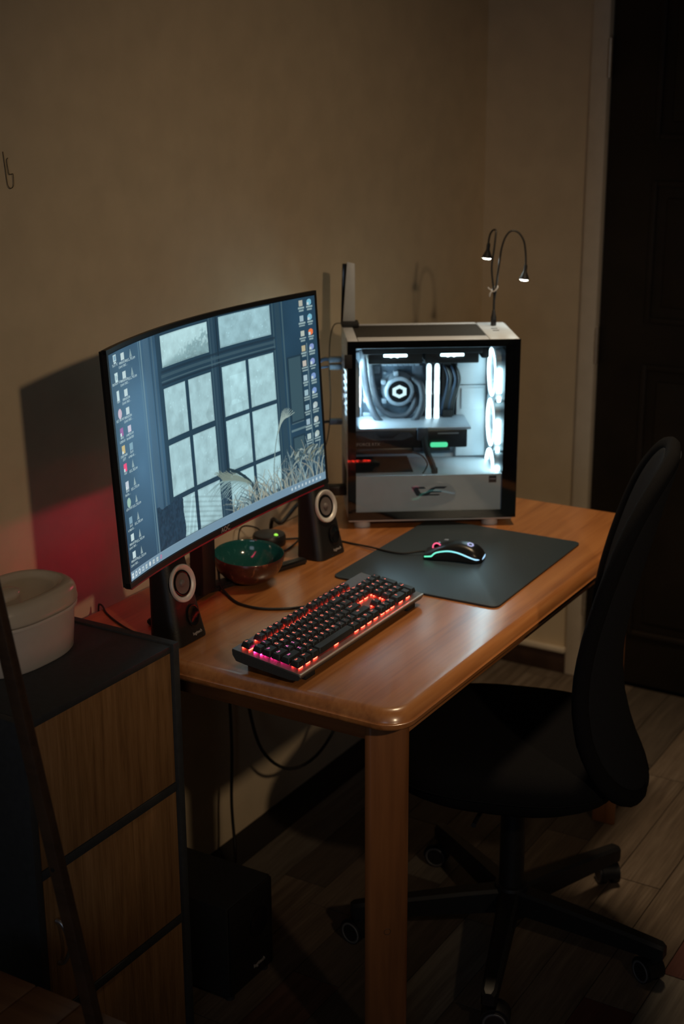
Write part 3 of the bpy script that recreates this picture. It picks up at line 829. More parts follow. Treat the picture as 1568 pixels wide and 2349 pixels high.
# lettering: 3 x 5 dot characters
F35 = {'A': '757', }
GLY = dict(zip('abcdefghijklmnopqrstuvwxyzABCDEFGHIJKLMNOPQRSTUVWXYZ0123456789!._', (
 '03567 44656 03447 11353 07647 34644 07715 44655 20222 10116 45665 62227 07755 06555 02552 06564 03531 03444 03616 27223 05557 05552 05577 05255 05532 07367 '
 '25755 65656 34443 65556 74647 74644 34553 55755 72227 11153 55655 44447 57755 75555 25552 65644 25573 65655 34216 72222 55557 55552 55775 55255 55222 71247 '
 '25552 26227 61247 61216 55711 74616 34657 71244 25252 35716 22202 00002 00007').split()))
def put_text(s, cu, cv, col=(188, 210, 212)):
    wd = len(s)*4-1; x0 = int(cu*GW-wd/2); y0 = int(cv*GH); c = lin(col)
    for ch in s:
        g = GLY.get(ch)
        if g:
            for r_i, d in enumerate(g):
                d = int(d)
                for b_ in range(3):
                    if d & (4 >> b_):
                        yy, xx = y0+r_i, x0+b_
                        if 0 <= yy < GH and 0 <= xx < GW: img[yy, xx] = img[yy, xx]*.12+c*.88
        x0 += 4
def shadow(cu, cv, du, dv):
    m_ = (np.abs(uu-cu) < du) & (np.abs(vv-cv) < dv); img[m_] *= 0.85
def icon(cu, cv, kind, col=(190, 212, 214)):
    d = ((uu-cu)/0.0125)**2+((vv-cv)/0.0215)**2
    if kind == 'sq': fill((np.abs(uu-cu) < .0105) & (np.abs(vv-cv) < .0150), col)
    elif kind == 'tall': fill((np.abs(uu-cu) < .0080) & (np.abs(vv-cv) < .0200), col)
    elif kind == 'disc': fill(d < 1, col)
    elif kind == 'pc':
        fill((np.abs(uu-cu) < .0100) & (np.abs(vv-cv+.004) < .0140), col); fill((np.abs(uu-cu-.001) < .0065) & (np.abs(vv-cv+.004) < .0085), (120, 160, 180)); fill((np.abs(uu-cu) < .0075) & (np.abs(vv-cv-.015) < .003), col)
    elif kind == 'bin':
        fill((np.abs(uu-cu) < .0095-.12*(vv-cv)*.5) & (np.abs(vv-cv) < .0190), col); fill((np.abs(uu-cu) < .0050) & (np.abs(vv-cv-.001) < .0090), (150, 180, 188))
    elif kind == 'flame':
        fill((np.abs(uu-cu) < .0052*(1+(vv-cv)/.018)*.75) & (np.abs(vv-cv) < .0180), col, .8)
    elif kind == 'short':
        fill((np.abs(uu-cu) < .0105) & (np.abs(vv-cv) < .0175), col); fill((uu > cu-.0105) & (uu < cu-.001) & (vv > cv+.004) & (vv < cv+.0175), (205, 220, 220))
P_ = 0.0785
col1 = [('pc', None, ['This PC']), ('bin', None, ['Recycle Bin']), ('tall', None, ['Task']), ('disc', (196, 176, 190), ['MSI Burner']), ('short', (150, 90, 150), ['Apex', 'Legends']), ('short', (196, 176, 120), ['Cyberpunk', '2077']),
        ('short', (232, 70, 120), ['osu!']), ('short', (190, 200, 210), ['Data', 'Photo..']), ('disc', (150, 185, 170), ['uTorrent']), ('sq', (120, 155, 172), ['Shot', 'organiz..']), ('sq', None, ['AgenceCzn', 'Copyright..']), ('sq', None, ['AgenceCzn', 'Copyright..'])]
for i, (kd, c, lines) in enumerate(col1):
    icon(.0385, .030+P_*i, kd, c or (190, 212, 214))
    for j, s in enumerate(lines): put_text(s, .0375, .050+P_*i+.0165*j)
col2 = [('sq', ['AgenceCzn', 'Copyright..'])]*4+[('sq', ['something', 'goodnotes'][0:2])]+[('sq', ['Shot', 'organiz..'])]
for i, (kd, lines) in enumerate(col2):
    icon(.0895, .034+P_*i, kd, (186, 206, 208) if i < 4 else ((196, 190, 206) if i == 4 else (124, 160, 176)))
    for j, s in enumerate(lines): put_text(s, .0895, .052+P_*i+.0165*j)
for i in range(6, 12):
    icon(.0885, .030+P_*i, 'flame', (150, 172, 174)); put_text('DSC_7%d5jpg' % (i % 10), .0895, .054+P_*i)
for i in range(2):
    icon(.1395, .034+P_*i, 'flame', (140, 164, 168)); put_text('DSC_743jpg', .1395, .056+P_*i)
def tinyline(cu, cv, wd, k=.75): rect(cu-wd/2, cv, cu+wd/2, cv+.0085, (160, 186, 186), k)
colsA = [(170, 172, 160), (150, 176, 186), (176, 186, 176), (180, 172, 140), (186, 180, 170), (160, 186, 196), (150, 180, 190), (140, 172, 184), (150, 176, 190), (170, 192, 190)]
colsB = [(120, 180, 200), (120, 180, 200), (230, 120, 70), (130, 150, 200), (130, 150, 200), (120, 150, 200), (120, 150, 200), (170, 186, 186), (176, 186, 180), (168, 186, 180)]
for i in range(10):
    fill((np.abs(uu-.947) < .0075) & (np.abs(vv-(.030+P_*i)) < .0150), colsA[i])
    fill(((uu-.9785)/.0090)**2+((vv-(.030+P_*i))/.0165)**2 < 1, colsB[i]); fill((np.abs(uu-.9735) < .0040) & (np.abs(vv-(.038+P_*i)) < .0075), (186, 206, 210))
    for cu in (.947, .979):
        tinyline(cu, .050+P_*i, .020+.006*rg.random()); tinyline(cu, .0635+P_*i, .014+.010*rg.random(), .65)
# taskbar marks
for k, kd in enumerate(('win', 'lens', 'ring', 'film', 'sq', 'disc', 'sq', 'sq', 'pink')):
    cu, cv = .016+.0235*k, .981
    if kd == 'win':
        for a in (-1, 1):
            for b_ in (-1, 1): rect(cu+a*.0035-.0028, cv+b_*.006-.005, cu+a*.0035+.0028, cv+b_*.006+.005, (215, 228, 230))
    elif kd in ('lens', 'ring'):
        d = np.sqrt(((uu-cu)/.0062)**2+((vv-cv)/.0110)**2); fill(np.abs(d-.85) < .28, (205, 220, 224))
        if kd == 'lens': fill((np.abs((uu-cu+.006)+(vv-cv-.010)*.56) < .0016) & (vv > cv+.006) & (vv < cv+.015), (205, 220, 224))
    elif kd == 'film': rect(cu-.0065, cv-.009, cu+.0065, cv+.009, (190, 208, 214)); rect(cu-.0035, cv-.004, cu+.0035, cv+.004, (112, 142, 162))
    elif kd == 'disc': fill(((uu-cu)/.0062)**2+((vv-cv)/.0110)**2 < 1, (205, 216, 218))
    elif kd == 'pink': d = ((uu-cu)/.0055)**2+((vv-cv)/.0098)**2; fill((d < 1) & (d > .2), (190, 110, 150))
    else: rect(cu-.0058, cv-.0095, cu+.0058, cv+.0095, (190, 205, 205), .9); rect(cu-.003, cv-.002, cu+.006, cv+.004, (150, 176, 184))
for k in range(9): rect(.86+.0145*k, .974, .866+.0145*k, .988, (200, 216, 220), .8)
rect(0, 0, .0035, 1, (40, 80, 120), .5)
img = np.clip(img, 0, 1)
# build the grid: one small face per dot
verts = np.zeros(((GH+1)*(GW+1), 3), np.float32)
ui = np.arange(GW+1)/GW; vi = np.arange(GH+1)/GH
A_ = SA0+(SA1-SA0)*ui; SB = np.array([sbot(a) for a in A_])
Agrid = np.tile(A_, (GH+1, 1)); Bgrid = SBT+(SB-SBT)[None, :]*vi[:, None]
dd = 0.0004-MS*(1-Agrid**2); zz_ = Bgrid*MH/2
verts[:, 0] = (PO.x+Agrid*MW/2).ravel(); verts[:, 1] = (PO.y-dd*math.cos(MT)+zz_*math.sin(MT)).ravel(); verts[:, 2] = (PO.z+dd*math.sin(MT)+zz_*math.cos(MT)).ravel()
idx = np.arange((GH+1)*(GW+1)).reshape(GH+1, GW+1)
quads = np.stack([idx[1:, :-1], idx[1:, 1:], idx[:-1, 1:], idx[:-1, :-1]], -1).reshape(-1, 4)
me = bpy.data.meshes.new('screen')
me.vertices.add(len(verts)); me.vertices.foreach_set('co', verts.ravel())
me.loops.add(quads.size); me.loops.foreach_set('vertex_index', quads.ravel().astype(np.int32))
me.polygons.add(len(quads)); me.polygons.foreach_set('loop_start', np.arange(0, quads.size, 4, dtype=np.int32))
me.update(calc_edges=True)
pad_ = np.pad(img, ((0, 1), (0, 1), (0, 0)), mode='edge')
ca = me.color_attributes.new('picture', 'FLOAT_COLOR', 'POINT')
rgbaa = np.ones(((GH+1)*(GW+1), 4), np.float32); rgbaa[:, :3] = pad_.reshape(-1, 3)
ca.data.foreach_set('color', rgbaa.ravel())
me.materials.append(MATS['screen_picture'])
scr = link(bpy.data.objects.new('screen', me), mo)
scr['label'] = 'glowing screen with desktop icons over a window photograph'
# stand: column, two splayed feet
bk = mp(0.0, -0.15, -0.028)
cx0, cy0 = 0.072, bk.y+0.022
prism('stand_column', [(cx0-0.024, cy0), (cx0+0.024, cy0), (cx0+0.020, cy0+0.034), (cx0-0.020, cy0+0.034)], 0.010, bk.z+0.02, 'black_plastic', mo, bevel=0.004)
box('tilt_hinge', (cx0-0.05, bk.y-0.012, bk.z-0.05), (cx0+0.05, cy0+0.006, bk.z+0.05), 'black_plastic', mo, 0.006)
for (ex, ey) in ((0.338, -0.088), (-0.105, 0.0)):
    d = Vector((ex-cx0, ey-cy0-0.01, 0)); n_ = Vector((-d.y, d.x, 0)).normalized(); s0 = Vector((cx0+0.02, cy0+0.030, 0))
    e0 = Vector((ex, ey, 0))
    bm = bmesh.new()
    prism_into(bm, [tuple((s0+n_*0.018)[:2]), tuple((s0-n_*0.018)[:2]), tuple((e0-n_*0.010)[:2]), tuple((e0+n_*0.010)[:2])], 0.0005, 0.012)
    bmesh.ops.recalc_face_normals(bm, faces=bm.faces)
    bmesh.ops.bevel(bm, geom=bm.edges[:], offset=0.003, segments=2, affect='EDGES')
    finish('stand_foot', bm, 'black_plastic', mo, auto=40)

# ------------------------------------------------------------------ computer case
E1 = R(-55.5)
pc = thing('computer_tower', 'white computer tower with glass side and glowing white fans', 'computer', (2.655, 1.587, DZ), E1)
def pbox(name, a, b, mat, parent=pc, bevel=0.0): return box(name, a, b, mat, parent, bevel)
CL, CD, CH = 0.380, 0.215, 0.428
for u in (0.034, 0.325):
    for v in (0.022, CD-0.025):
        cyl('foot', (u, v, 0.0002), (u, v, 0.0155), 0.0185, 'white_paint', pc, r1=0.0175, n=28)
pbox('bottom_panel', (0.002, -0.001, 0.0155), (CL-0.008, CD, 0.0235), 'white_paint', pc, 0.001)
pbox('back_panel', (0.0, CD-0.004, 0.0235), (CL-0.028, CD, CH-0.018), 'white_inner', pc)
# top: white rim round a black dust mesh, with bevelled front corner
bm = bmesh.new()
zt = CH
box_into(bm, (0.0, 0.0, zt-0.018), (0.024, CD, zt), 0.003)
box_into(bm, (0.024, 0.0, zt-0.018), (0.312, 0.044, zt), 0.002)
box_into(bm, (0.024, 0.200, zt-0.018), (0.312, CD, zt), 0.002)
box_into(bm, (0.312, 0.0, zt-0.018), (CL, CD, zt), 0.005)
finish('top_panel', bm, 'white_paint', pc, auto=40)
pbox('dust_mesh', (0.024, 0.044, zt-0.010), (0.312, 0.200, zt-0.0015), 'mesh_black', pc)
for v in (0.125, 0.098):
    pbox('usb_port', (0.335, v, zt-0.001), (0.349, v+0.006, zt+0.0006), 'black_matte', pc)
# rear: strips round the fan opening, vent bars, slot covers, input plate
bm = bmesh.new()
box_into(bm, (0.0, 0.004, 0.0235), (0.004, CD-0.004, 0.045))
box_into(bm, (0.0, 0.004, 0.125), (0.004, CD-0.004, 0.235))
box_into(bm, (0.0, 0.004, 0.372), (0.004, CD-0.004, zt-0.018))
box_into(bm, (0.0, 0.004, 0.045), (0.004, 0.030, 0.125)); box_into(bm, (0.0, 0.185, 0.045), (0.004, CD-0.004, 0.125))
box_into(bm, (0.0, 0.004, 0.235), (0.004, 0.022, 0.372)); box_into(bm, (0.0, 0.160, 0.235), (0.004, CD-0.004, 0.372))
finish('rear_panel', bm, 'white_paint', pc)
for k in range(9):
    z = 0.2425+0.0155*k
    pbox('vent_bar', (0.0005, 0.022, z), (0.0035, 0.160, z+0.0045), 'white_paint', pc)
for k in range(4):
    pbox('slot_cover', (-0.0012, 0.03, 0.135+0.021*k), (0.0002, 0.125, 0.149+0.021*k), 'steel', pc)
pbox('power_supply', (0.0045, 0.032, 0.047), (0.150, 0.183, 0.123), 'black_matte', pc)
pbox('port_plate', (-0.0012, 0.162, 0.245), (0.0002, 0.205, 0.368), 'steel', pc)
# front: black panel block
pbox('front_panel', (CL-0.028, -0.0005, 0.018), (CL, CD, zt-0.018), 'black_gloss', pc, 0.002)
# black border of the side pane, then the pane itself
bm = bmesh.new()
for a, b_ in (((0.0, 0.020), (CL, 0.038)), ((0.0, 0.4115), (CL, 0.4270)), ((0.0, 0.038), (0.0185, 0.4115)), ((0.3475, 0.038), (CL, 0.4115))):
    box_into(bm, (a[0], -0.0020, a[1]), (b_[0], -0.0006, b_[1]))
finish('pane_border', bm, 'black_gloss', pc)
pbox('glass_pane', (0.0, -0.0045, 0.020), (CL, -0.0022, 0.4270), 'side_glass', pc)
pbox('latch', (-0.006, -0.006, 0.368), (0.010, -0.0006, 0.398), 'black_matte', pc, 0.001)
# power-supply shroud with the maker's wing mark and a sticker
sh_ = pbox('shroud', (0.012, 0.0045, 0.024), (0.349, 0.200, 0.1205), 'shroud_grey', pc, 0.001)
def flatpoly(name, poly, mat, parent, v=0.0040, t=0.0004):
    bm = bmesh.new(); prism_into(bm, poly, v-t, v, Matrix(((1, 0, 0, 0), (0, 0, 1, 0), (0, 1, 0, 0), (0, 0, 0, 1))))
    return finish(name, bm, mat, parent)
lu, lw = 0.143, 0.0715
def LP(pts): return [(lu+x*0.080, lw+y*0.022) for x, y in pts]
flatpoly('wing_mark', LP([(0.0, 1.0), (0.36, 1.0), (0.42, 0.80), (0.20, 0.80), (0.27, 0.35), (0.40, 0.35), (0.56, 0.82), (0.70, 1.0), (1.02, 1.0), (0.94, 0.78), (0.68, 0.78), (0.47, 0.04), (0.16, 0.04)]), 'sticker_dark', sh_)
flatpoly('wing_mark', LP([(0.58, 0.52), (0.88, 0.52), (0.84, 0.38), (0.55, 0.38)]), 'sticker_dark', sh_)
flatpoly('wing_mark', LP([(0.52, 0.20), (0.82, 0.20), (0.78, 0.06), (0.49, 0.06)]), 'sticker_dark', sh_)
flatpoly('sticker', [(0.3185, 0.1005), (0.3355, 0.1005), (0.3355, 0.1165), (0.3185, 0.1165)], 'sticker_dark', sh_)
flatpoly('sticker_print', [(0.3205, 0.1085), (0.3335, 0.1085), (0.3335, 0.1098), (0.3205, 0.1098)], 'shroud_grey', sh_, 0.0035, 0.0002)
# main-board tray and cable cover
pbox('tray', (0.004, 0.166, 0.1205), (0.352, 0.172, zt-0.018), 'white_inner', pc)
pbox('cable_cover', (0.262, 0.148, 0.125), (0.330, 0.166, 0.2930), 'white_inner', pc, 0.002)
pbox('cable_cover', (0.262, 0.150, 0.2945), (0.330, 0.166, 0.395), 'white_inner', pc, 0.002)
pbox('cover_plate', (0.272, 0.143, 0.238), (0.326, 0.1482, 0.288), 'white_inner', pc, 0.002)
mb = pbox('main_board', (0.018, 0.158, 0.130), (0.258, 0.164, 0.372), 'board_blue', pc)
for k in range(9):
    pbox('heat_sink_fin', (0.046, 0.128, 0.262+0.0105*k), (0.068, 0.158, 0.269+0.0105*k), 'heatsink_dark' if k % 2 else 'heatsink', mb)
for k in range(7):
    pbox('heat_sink_fin', (0.088+0.0125*k, 0.130, 0.345), (0.098+0.0125*k, 0.158, 0.362), 'heatsink', mb)
for (a, b_, c, d, mt) in ((0.072, 0.225, 0.094, 0.243, 'heatsink'), (0.098, 0.150, 0.165, 0.192, 'heatsink_dark'), (0.045, 0.196, 0.068, 0.232, 'heatsink'), (0.070, 0.325, 0.084, 0.342, 'heatsink'), (0.160, 0.322, 0.182, 0.342, 'heatsink_dark'), (0.160, 0.228, 0.176, 0.244, 'heatsink'), (0.020, 0.200, 0.042, 0.345, 'heatsink')):
    pbox('chip', (a, 0.146, b_), (c, 0.158, d), mt, mb, 0.001)
rr_ = random.Random(3)
for k in range(26):
    a, b_ = 0.03+0.215*rr_.random(), 0.20+0.16*rr_.random(); s = 0.002+0.003*rr_.random()
    pbox('capacitor', (a, 0.150, b_), (a+s, 0.158, b_+s), 'steel' if k % 2 else 'heatsink', mb)
# pump head with hexagon ring light
PU, PV, PWZ = 0.127, 0.128, 0.2865
MV = Matrix(((1, 0, 0, PU), (0, 0, -1, 0.150), (0, 1, 0, PWZ), (0, 0, 0, 1)))        # local z points to the viewer (-v)
pump = lathe('pump', [(0.0, -0.008), (0.040, -0.008), (0.040, 0.004), (0.034, 0.010), (0.034, 0.026), (0.0315, 0.028), (0.026, 0.028), (0.0255, 0.026), (0.0, 0.026)], 'heatsink', pc, 44, MV)
lathe('pump_face', [(0.0, 0.0265), (0.0252, 0.0265), (0.0252, 0.0255)], 'black_gloss', pump, 40, MV)
def hexring(name, c, ro, ri, z, mat, parent, M, sx=1.0):
    bm = bmesh.new(); A, B_ = [], []
    for i in range(6):
        a = R(60*i+30)
        A.append(bm.verts.new(M @ Vector((c[0]+ro*math.cos(a)*sx, c[1]+ro*math.sin(a), z)))); B_.append(bm.verts.new(M @ Vector((c[0]+ri*math.cos(a)*sx, c[1]+ri*math.sin(a), z))))
    for i in range(6): bm.faces.new((A[i], A[(i+1) % 6], B_[(i+1) % 6], B_[i]))
    return finish(name, bm, mat, parent)
hexring('pump_light', (0, 0), 0.0155, 0.0078, 0.0272, 'led_pump', pump, MV, 1.18)
for a in (35, 100, 150, 215, 325):
    d = Vector((math.cos(R(a)), 0, math.sin(R(a)))); p = Vector((PU, 0.140, PWZ))+d*0.041
    pbox('bracket_lug', p-Vector((0.0055, 0.010, 0.0055)), p+Vector((0.0055, 0.008, 0.0055)), 'heatsink', pump, 0.002)
# hose loop
tube('hose', [(0.042, 0.105, 0.388), (0.044, 0.108, 0.345), (0.050, 0.112, 0.300), (0.060, 0.112, 0.258), (0.080, 0.108, 0.222), (0.110, 0.105, 0.206), (0.142, 0.106, 0.210), (0.168, 0.110, 0.232), (0.180, 0.116, 0.268), (0.176, 0.128, 0.300), (0.160, 0.136, 0.310)], 0.0078, 'hose', pc, 12, 8)
tube('hose', [(0.058, 0.120, 0.388), (0.060, 0.122, 0.350), (0.066, 0.124, 0.300), (0.078, 0.126, 0.258), (0.098, 0.126, 0.236), (0.128, 0.126, 0.228), (0.150, 0.126, 0.236), (0.163, 0.130, 0.258), (0.162, 0.136, 0.282)], 0.0070, 'hose', pc, 12, 8)
# memory sticks
for u in (0.194, 0.2125):
    st = pbox('memory_stick', (u-0.0035, 0.122, 0.205), (u+0.0035, 0.158, 0.352), 'heatsink_dark', pc)
    bm = bmesh.new()
    rings = []
    for z, k in ((0.2085, .35), (0.211, .8), (0.216, 1.0), (0.246, 1.0), (0.249, .9), (0.278, .9), (0.282, 1.0), (0.310, 1.0), (0.314, .9), (0.342, .95), (0.348, .8), (0.351, .35)):
        rings.append([(u+0.0062*k*math.cos(R(a)), 0.120+0.006*k*math.sin(R(a)), z) for a in range(0, 360, 30)])
    loft_into(bm, rings); finish('light_bar', bm, 'led_mem', st, smooth=True)
# power cables bundle beside the memory
for k in range(6):
    u = 0.230+0.0052*k; dv = 0.006*(k % 2)
    tube('power_cable', [(u-0.004, 0.146, 0.345), (u+0.002, 0.128-dv, 0.338), (u+0.008, 0.122-dv, 0.315), (u+0.004, 0.128, 0.285), (u-0.002, 0.134, 0.255), (u-0.004, 0.140, 0.222)], 0.0030, 'cable_black' if k % 3 else 'cable_blue', pc, 6, 5)
pbox('power_socket', (0.226, 0.132, 0.270), (0.246, 0.158, 0.350), 'black_matte', pc, 0.001)
pbox('power_socket', (0.228, 0.125, 0.215), (0.250, 0.158, 0.240), 'black_matte', pc, 0.001)
# radiator and its two fans under the roof
pbox('radiator', (0.036, 0.020, 0.393), (0.300, 0.150, 0.4085), 'black_matte', pc, 0.002)
for c in (0.108, 0.234):
    fn = pbox('roof_fan', (c-0.060, 0.030, 0.3690), (c+0.060, 0.150, 0.3930), 'black_matte', pc, 0.003)
    bm = bmesh.new(); box_into(bm, (c-0.026, 0.0270, 0.3855), (c+0.026, 0.0305, 0.3915), 0.0015)
    for k in (-0.010, 0.004): cyl_into(bm, (c+k, 0.0268, 0.3885), (c+k, 0.0300, 0.3885), 0.0045, n=12)
    finish('light_bar', bm, 'led_white', fn, auto=40)
    lathe('hub', [(0.0, 0.0), (0.020, 0.0), (0.020, 0.006)], 'black_plastic', fn, 24, Matrix.Translation((c, 0.09, 0.3660)))
pbox('radiator_end', (0.300, 0.035, 0.378), (0.318, 0.145, 0.4075), 'black_matte', pc, 0.004)
# fan builder: axis along u
def fan(name, u0, vc, wc, r, mat, parent, d=1, led='led_ring'):
    M = Matrix(((0, 0, d, u0), (0, 1, 0, vc), (-1, 0, 0, wc), (0, 0, 0, 1)))    # local z -> +-u
    bm = bmesh.new(); n = 48; zs = (0.0, 0.022)
    sq = []
    for i in range(n):
        a = 2*math.pi*i/n; c, s = math.cos(a), math.sin(a); k = 1/max(abs(c), abs(s)); k = min(k, 1.28)
        sq.append((c*k*(r+0.0045), s*k*(r+0.0045)))
    V = [[bm.verts.new(M @ Vector((x, y, z))) for x, y in sq] for z in zs]
    I = [[bm.verts.new(M @ Vector((r*math.cos(2*math.pi*i/n), r*math.sin(2*math.pi*i/n), z))) for i in range(n)] for z in zs]
    for i in range(n):
        j = (i+1) % n
        bm.faces.new((V[0][i], V[0][j], V[1][j], V[1][i])); bm.faces.new((I[0][i], I[1][i], I[1][j], I[0][j]))
        bm.faces.new((V[0][i], I[0][i], I[0][j], V[0][j])); bm.faces.new((V[1][i], V[1][j], I[1][j], I[1][i]))
    f = finish(name, bm, mat, parent, auto=40)
    lathe('ring_light', [(r-0.0052, -0.0012), (r+0.0012, -0.0012), (r+0.0012, 0.0030), (r-0.0052, 0.0030)], led, f, 48, M, True)
    lathe('hub', [(0.0, 0.0015), (0.016, 0.0015), (0.0185, 0.004), (0.0185, 0.020), (0.0, 0.020)], mat, f, 28, M)
    for k in range(7):
        a0 = 2*math.pi*k/7; bm = bmesh.new(); rows = []
        for i in range(5):
            rr = 0.0185+(r-0.008-0.0185)*i/4; aa = a0+0.30*i/4
            rows.append([bm.verts.new(M @ Vector((rr*math.cos(aa-0.36), rr*math.sin(aa-0.36), 0.0045))), bm.verts.new(M @ Vector((rr*math.cos(aa+0.36), rr*math.sin(aa+0.36), 0.0175)))])
        for p, q_ in zip(rows, rows[1:]): bm.faces.new((p[0], p[1], q_[1], q_[0]))
        finish('blade', bm, mat, f, smooth=True)
    return f
for wc in (0.3380, 0.2220, 0.1390):
    if wc > 0.2:
        f = fan('front_fan', 0.331, 0.078, wc, 0.0530, 'fan_white', pc)
    else:
        f = fan('front_fan', 0.331, 0.078, 0.1745-0.0530, 0.0530, 'fan_white', pc) if False else None
    if f is not None:
        pbox('light_bar', (0.3325, 0.0140, wc-0.036), (0.3435, 0.0185, wc+0.020), 'led_ring', f, 0.002)
        pbox('light_bar', (0.3345, 0.0145, wc-0.056), (0.3425, 0.0185, wc-0.044), 'led_ring', f, 0.002)
# lowest fan, half sunk behind the shroud: only the part above it shows
lathe_bm = bmesh.new()
M = Matrix(((0, 0, 1, 0.331), (0, 1, 0, 0.078), (-1, 0, 0, 0.106), (0, 0, 0, 1)))
f3 = pbox('front_fan', (0.3335, 0.0200, 0.1212), (0.3520, 0.1360, 0.1630), 'fan_white', pc, 0.002)
bm = lathe_bm
pa = []
for i in range(25):
    a = R(20+140*i/24); pa.append((0.3315, 0.078+0.0505*math.cos(a), 0.1060+0.0505*math.sin(a)))
tube_into(bm, [p for p in pa if p[2] > 0.1225], 0.0030, 8, 0)
finish('ring_light', bm, 'led_ring', f3, smooth=True)
pbox('light_bar', (0.3325, 0.0140, 0.1235), (0.3435, 0.0185, 0.1345), 'led_ring', f3, 0.002)
fan('rear_fan', 0.030, 0.092, 0.3035, 0.0530, 'fan_white', pc, -1, 'led_rear')
# graphics card: grey back plate, black body, lettering, green bar, drooping support
gc = pbox('graphics_card', (0.016, 0.032, 0.176), (0.272, 0.150, 0.2180), 'card_black', pc, 0.003)
pbox('back_plate', (0.016, 0.030, 0.2180), (0.280, 0.154, 0.2240), 'card_grey', gc, 0.001)
pbox('fan_shroud', (0.016, 0.034, 0.163), (0.150, 0.150, 0.1775), 'card_black', gc, 0.004)
pbox('fan_shroud', (0.150, 0.036, 0.166), (0.236, 0.150, 0.1775), 'heatsink_dark', gc, 0.003)
pbox('trim_line', (0.205, 0.0312, 0.2080), (0.252, 0.0322, 0.2110), 'card_grey', gc)
flatpoly('shroud_wing', [(0.018, 0.2165), (0.060, 0.2165), (0.076, 0.200), (0.104, 0.200), (0.122, 0.2140), (0.140, 0.2140), (0.150, 0.2045), (0.126, 0.1960), (0.060, 0.1960), (0.030, 0.2080), (0.018, 0.2080)], 'heatsink_dark', gc, 0.0318, 0.0006)
lettering('card_name', 'GEFORCE RTX', 0.0098, 'print_grey', gc, frame_M(Vector((0.0430, 0.0315, 0.1868)), (1, 0, 0), (0, 0, 1)), 0.0002)
bm = bmesh.new(); box_into(bm, (0.188, 0.0240, 0.1790), (0.2270, 0.0310, 0.1900), 0.004, 3)
finish('light_bar', bm, 'led_green', gc, auto=40)
sup = pbox('card_support', (0.158, 0.0215, 0.196), (0.182, 0.031, 0.2250), 'heatsink_dark', pc, 0.002)
bm = bmesh.new(); tube_into(bm, [(0.172, 0.024, 0.205), (0.178, 0.020, 0.176), (0.190, 0.018, 0.146), (0.197, 0.018, 0.128)], 0.0068, 8, 5)
box_into(bm, (0.190, 0.012, 0.121), (0.204, 0.024, 0.134), 0.002)
finish('support_arm', bm, 'black_matte', sup, auto=40)
tube('support_wire', [(0.150, 0.024, 0.168), (0.168, 0.020, 0.162), (0.180, 0.017, 0.145), (0.176, 0.016, 0.130), (0.170, 0.016, 0.1215)], 0.0016, 'cable_black', sup, 6, 5)
# ------------------------------------------------------------------ leads between tower and monitor
E1v = Vector((math.cos(E1), math.sin(E1), 0)); E2v = Vector((-E1v.y, E1v.x, 0)); PA = Vector((2.655, 1.587, DZ))
def pw(u, v, z): return PA+E1v*u+E2v*v+Vector((0, 0, z))
def lead(name, label, u, v, z, pts, mat, r):
    t = thing(name, label, 'cable', pw(u, v, z))
    o = Vector(t.location)
    bm = bmesh.new()
    a = pw(u-0.001, v, z)-o; d = -E1v
    M = Matrix.Translation(a) @ Matrix.Rotation(E1, 4, 'Z')
    box_into(bm, (-0.030, -0.010, -0.006), (0.0, 0.010, 0.006), 0.002, 2, M)
    finish('plug', bm, 'connector', t, auto=40)
    tube('lead', [a+d*0.028]+[Vector(p)-o for p in pts], r, mat, t, 8, 6)
    return t
b0 = pw(-0.03, 0.18, 0.34)
lead('video_cable', 'thick blue-grey cable plugged high into the back of the tower', 0.0, 0.183, 0.352, [pw(-0.048, 0.185, 0.350), pw(-0.075, 0.182, 0.325), pw(-0.115, 0.150, 0.27), (2.42, 1.69, 0.98)], 'cable_blue', 0.0045)
lead('usb_cable', 'pale cable just below the thick one behind the tower', 0.0, 0.183, 0.335, [pw(-0.05, 0.183, 0.333), pw(-0.085, 0.175, 0.325), pw(-0.13, 0.14, 0.26), (2.40, 1.70, 0.94)], 'cable_blue', 0.0028)
lead('network_cable', 'dark cable plugged half way down the back of the tower', 0.0, 0.183, 0.205, [pw(-0.045, 0.180, 0.204), pw(-0.080, 0.160, 0.198), pw(-0.12, 0.12, 0.15), (2.45, 1.70, 0.85)], 'cable_black', 0.0034)
t = thing('power_cable', 'thick black power lead low on the back of the tower', 'cable', pw(0.0, 0.06, 0.075))
o = Vector(t.location)
bm = bmesh.new(); box_into(bm, (-0.045, -0.014, -0.011), (0.0, 0.014, 0.011), 0.003, 2, Matrix.Rotation(E1, 4, 'Z')); finish('plug', bm, 'black_plastic', t, auto=40)
tube('lead', [pw(-0.042, 0.06, 0.075)-o, pw(-0.075, 0.065, 0.07)-o, pw(-0.11, 0.10, 0.03)-o, Vector((2.60, 1.73, DZ+0.006))-o, Vector((2.62, 1.772, DZ-0.01))-o, Vector((2.62, 1.776, DZ-0.2))-o], 0.0045, 'cable_black', t, 8, 6)

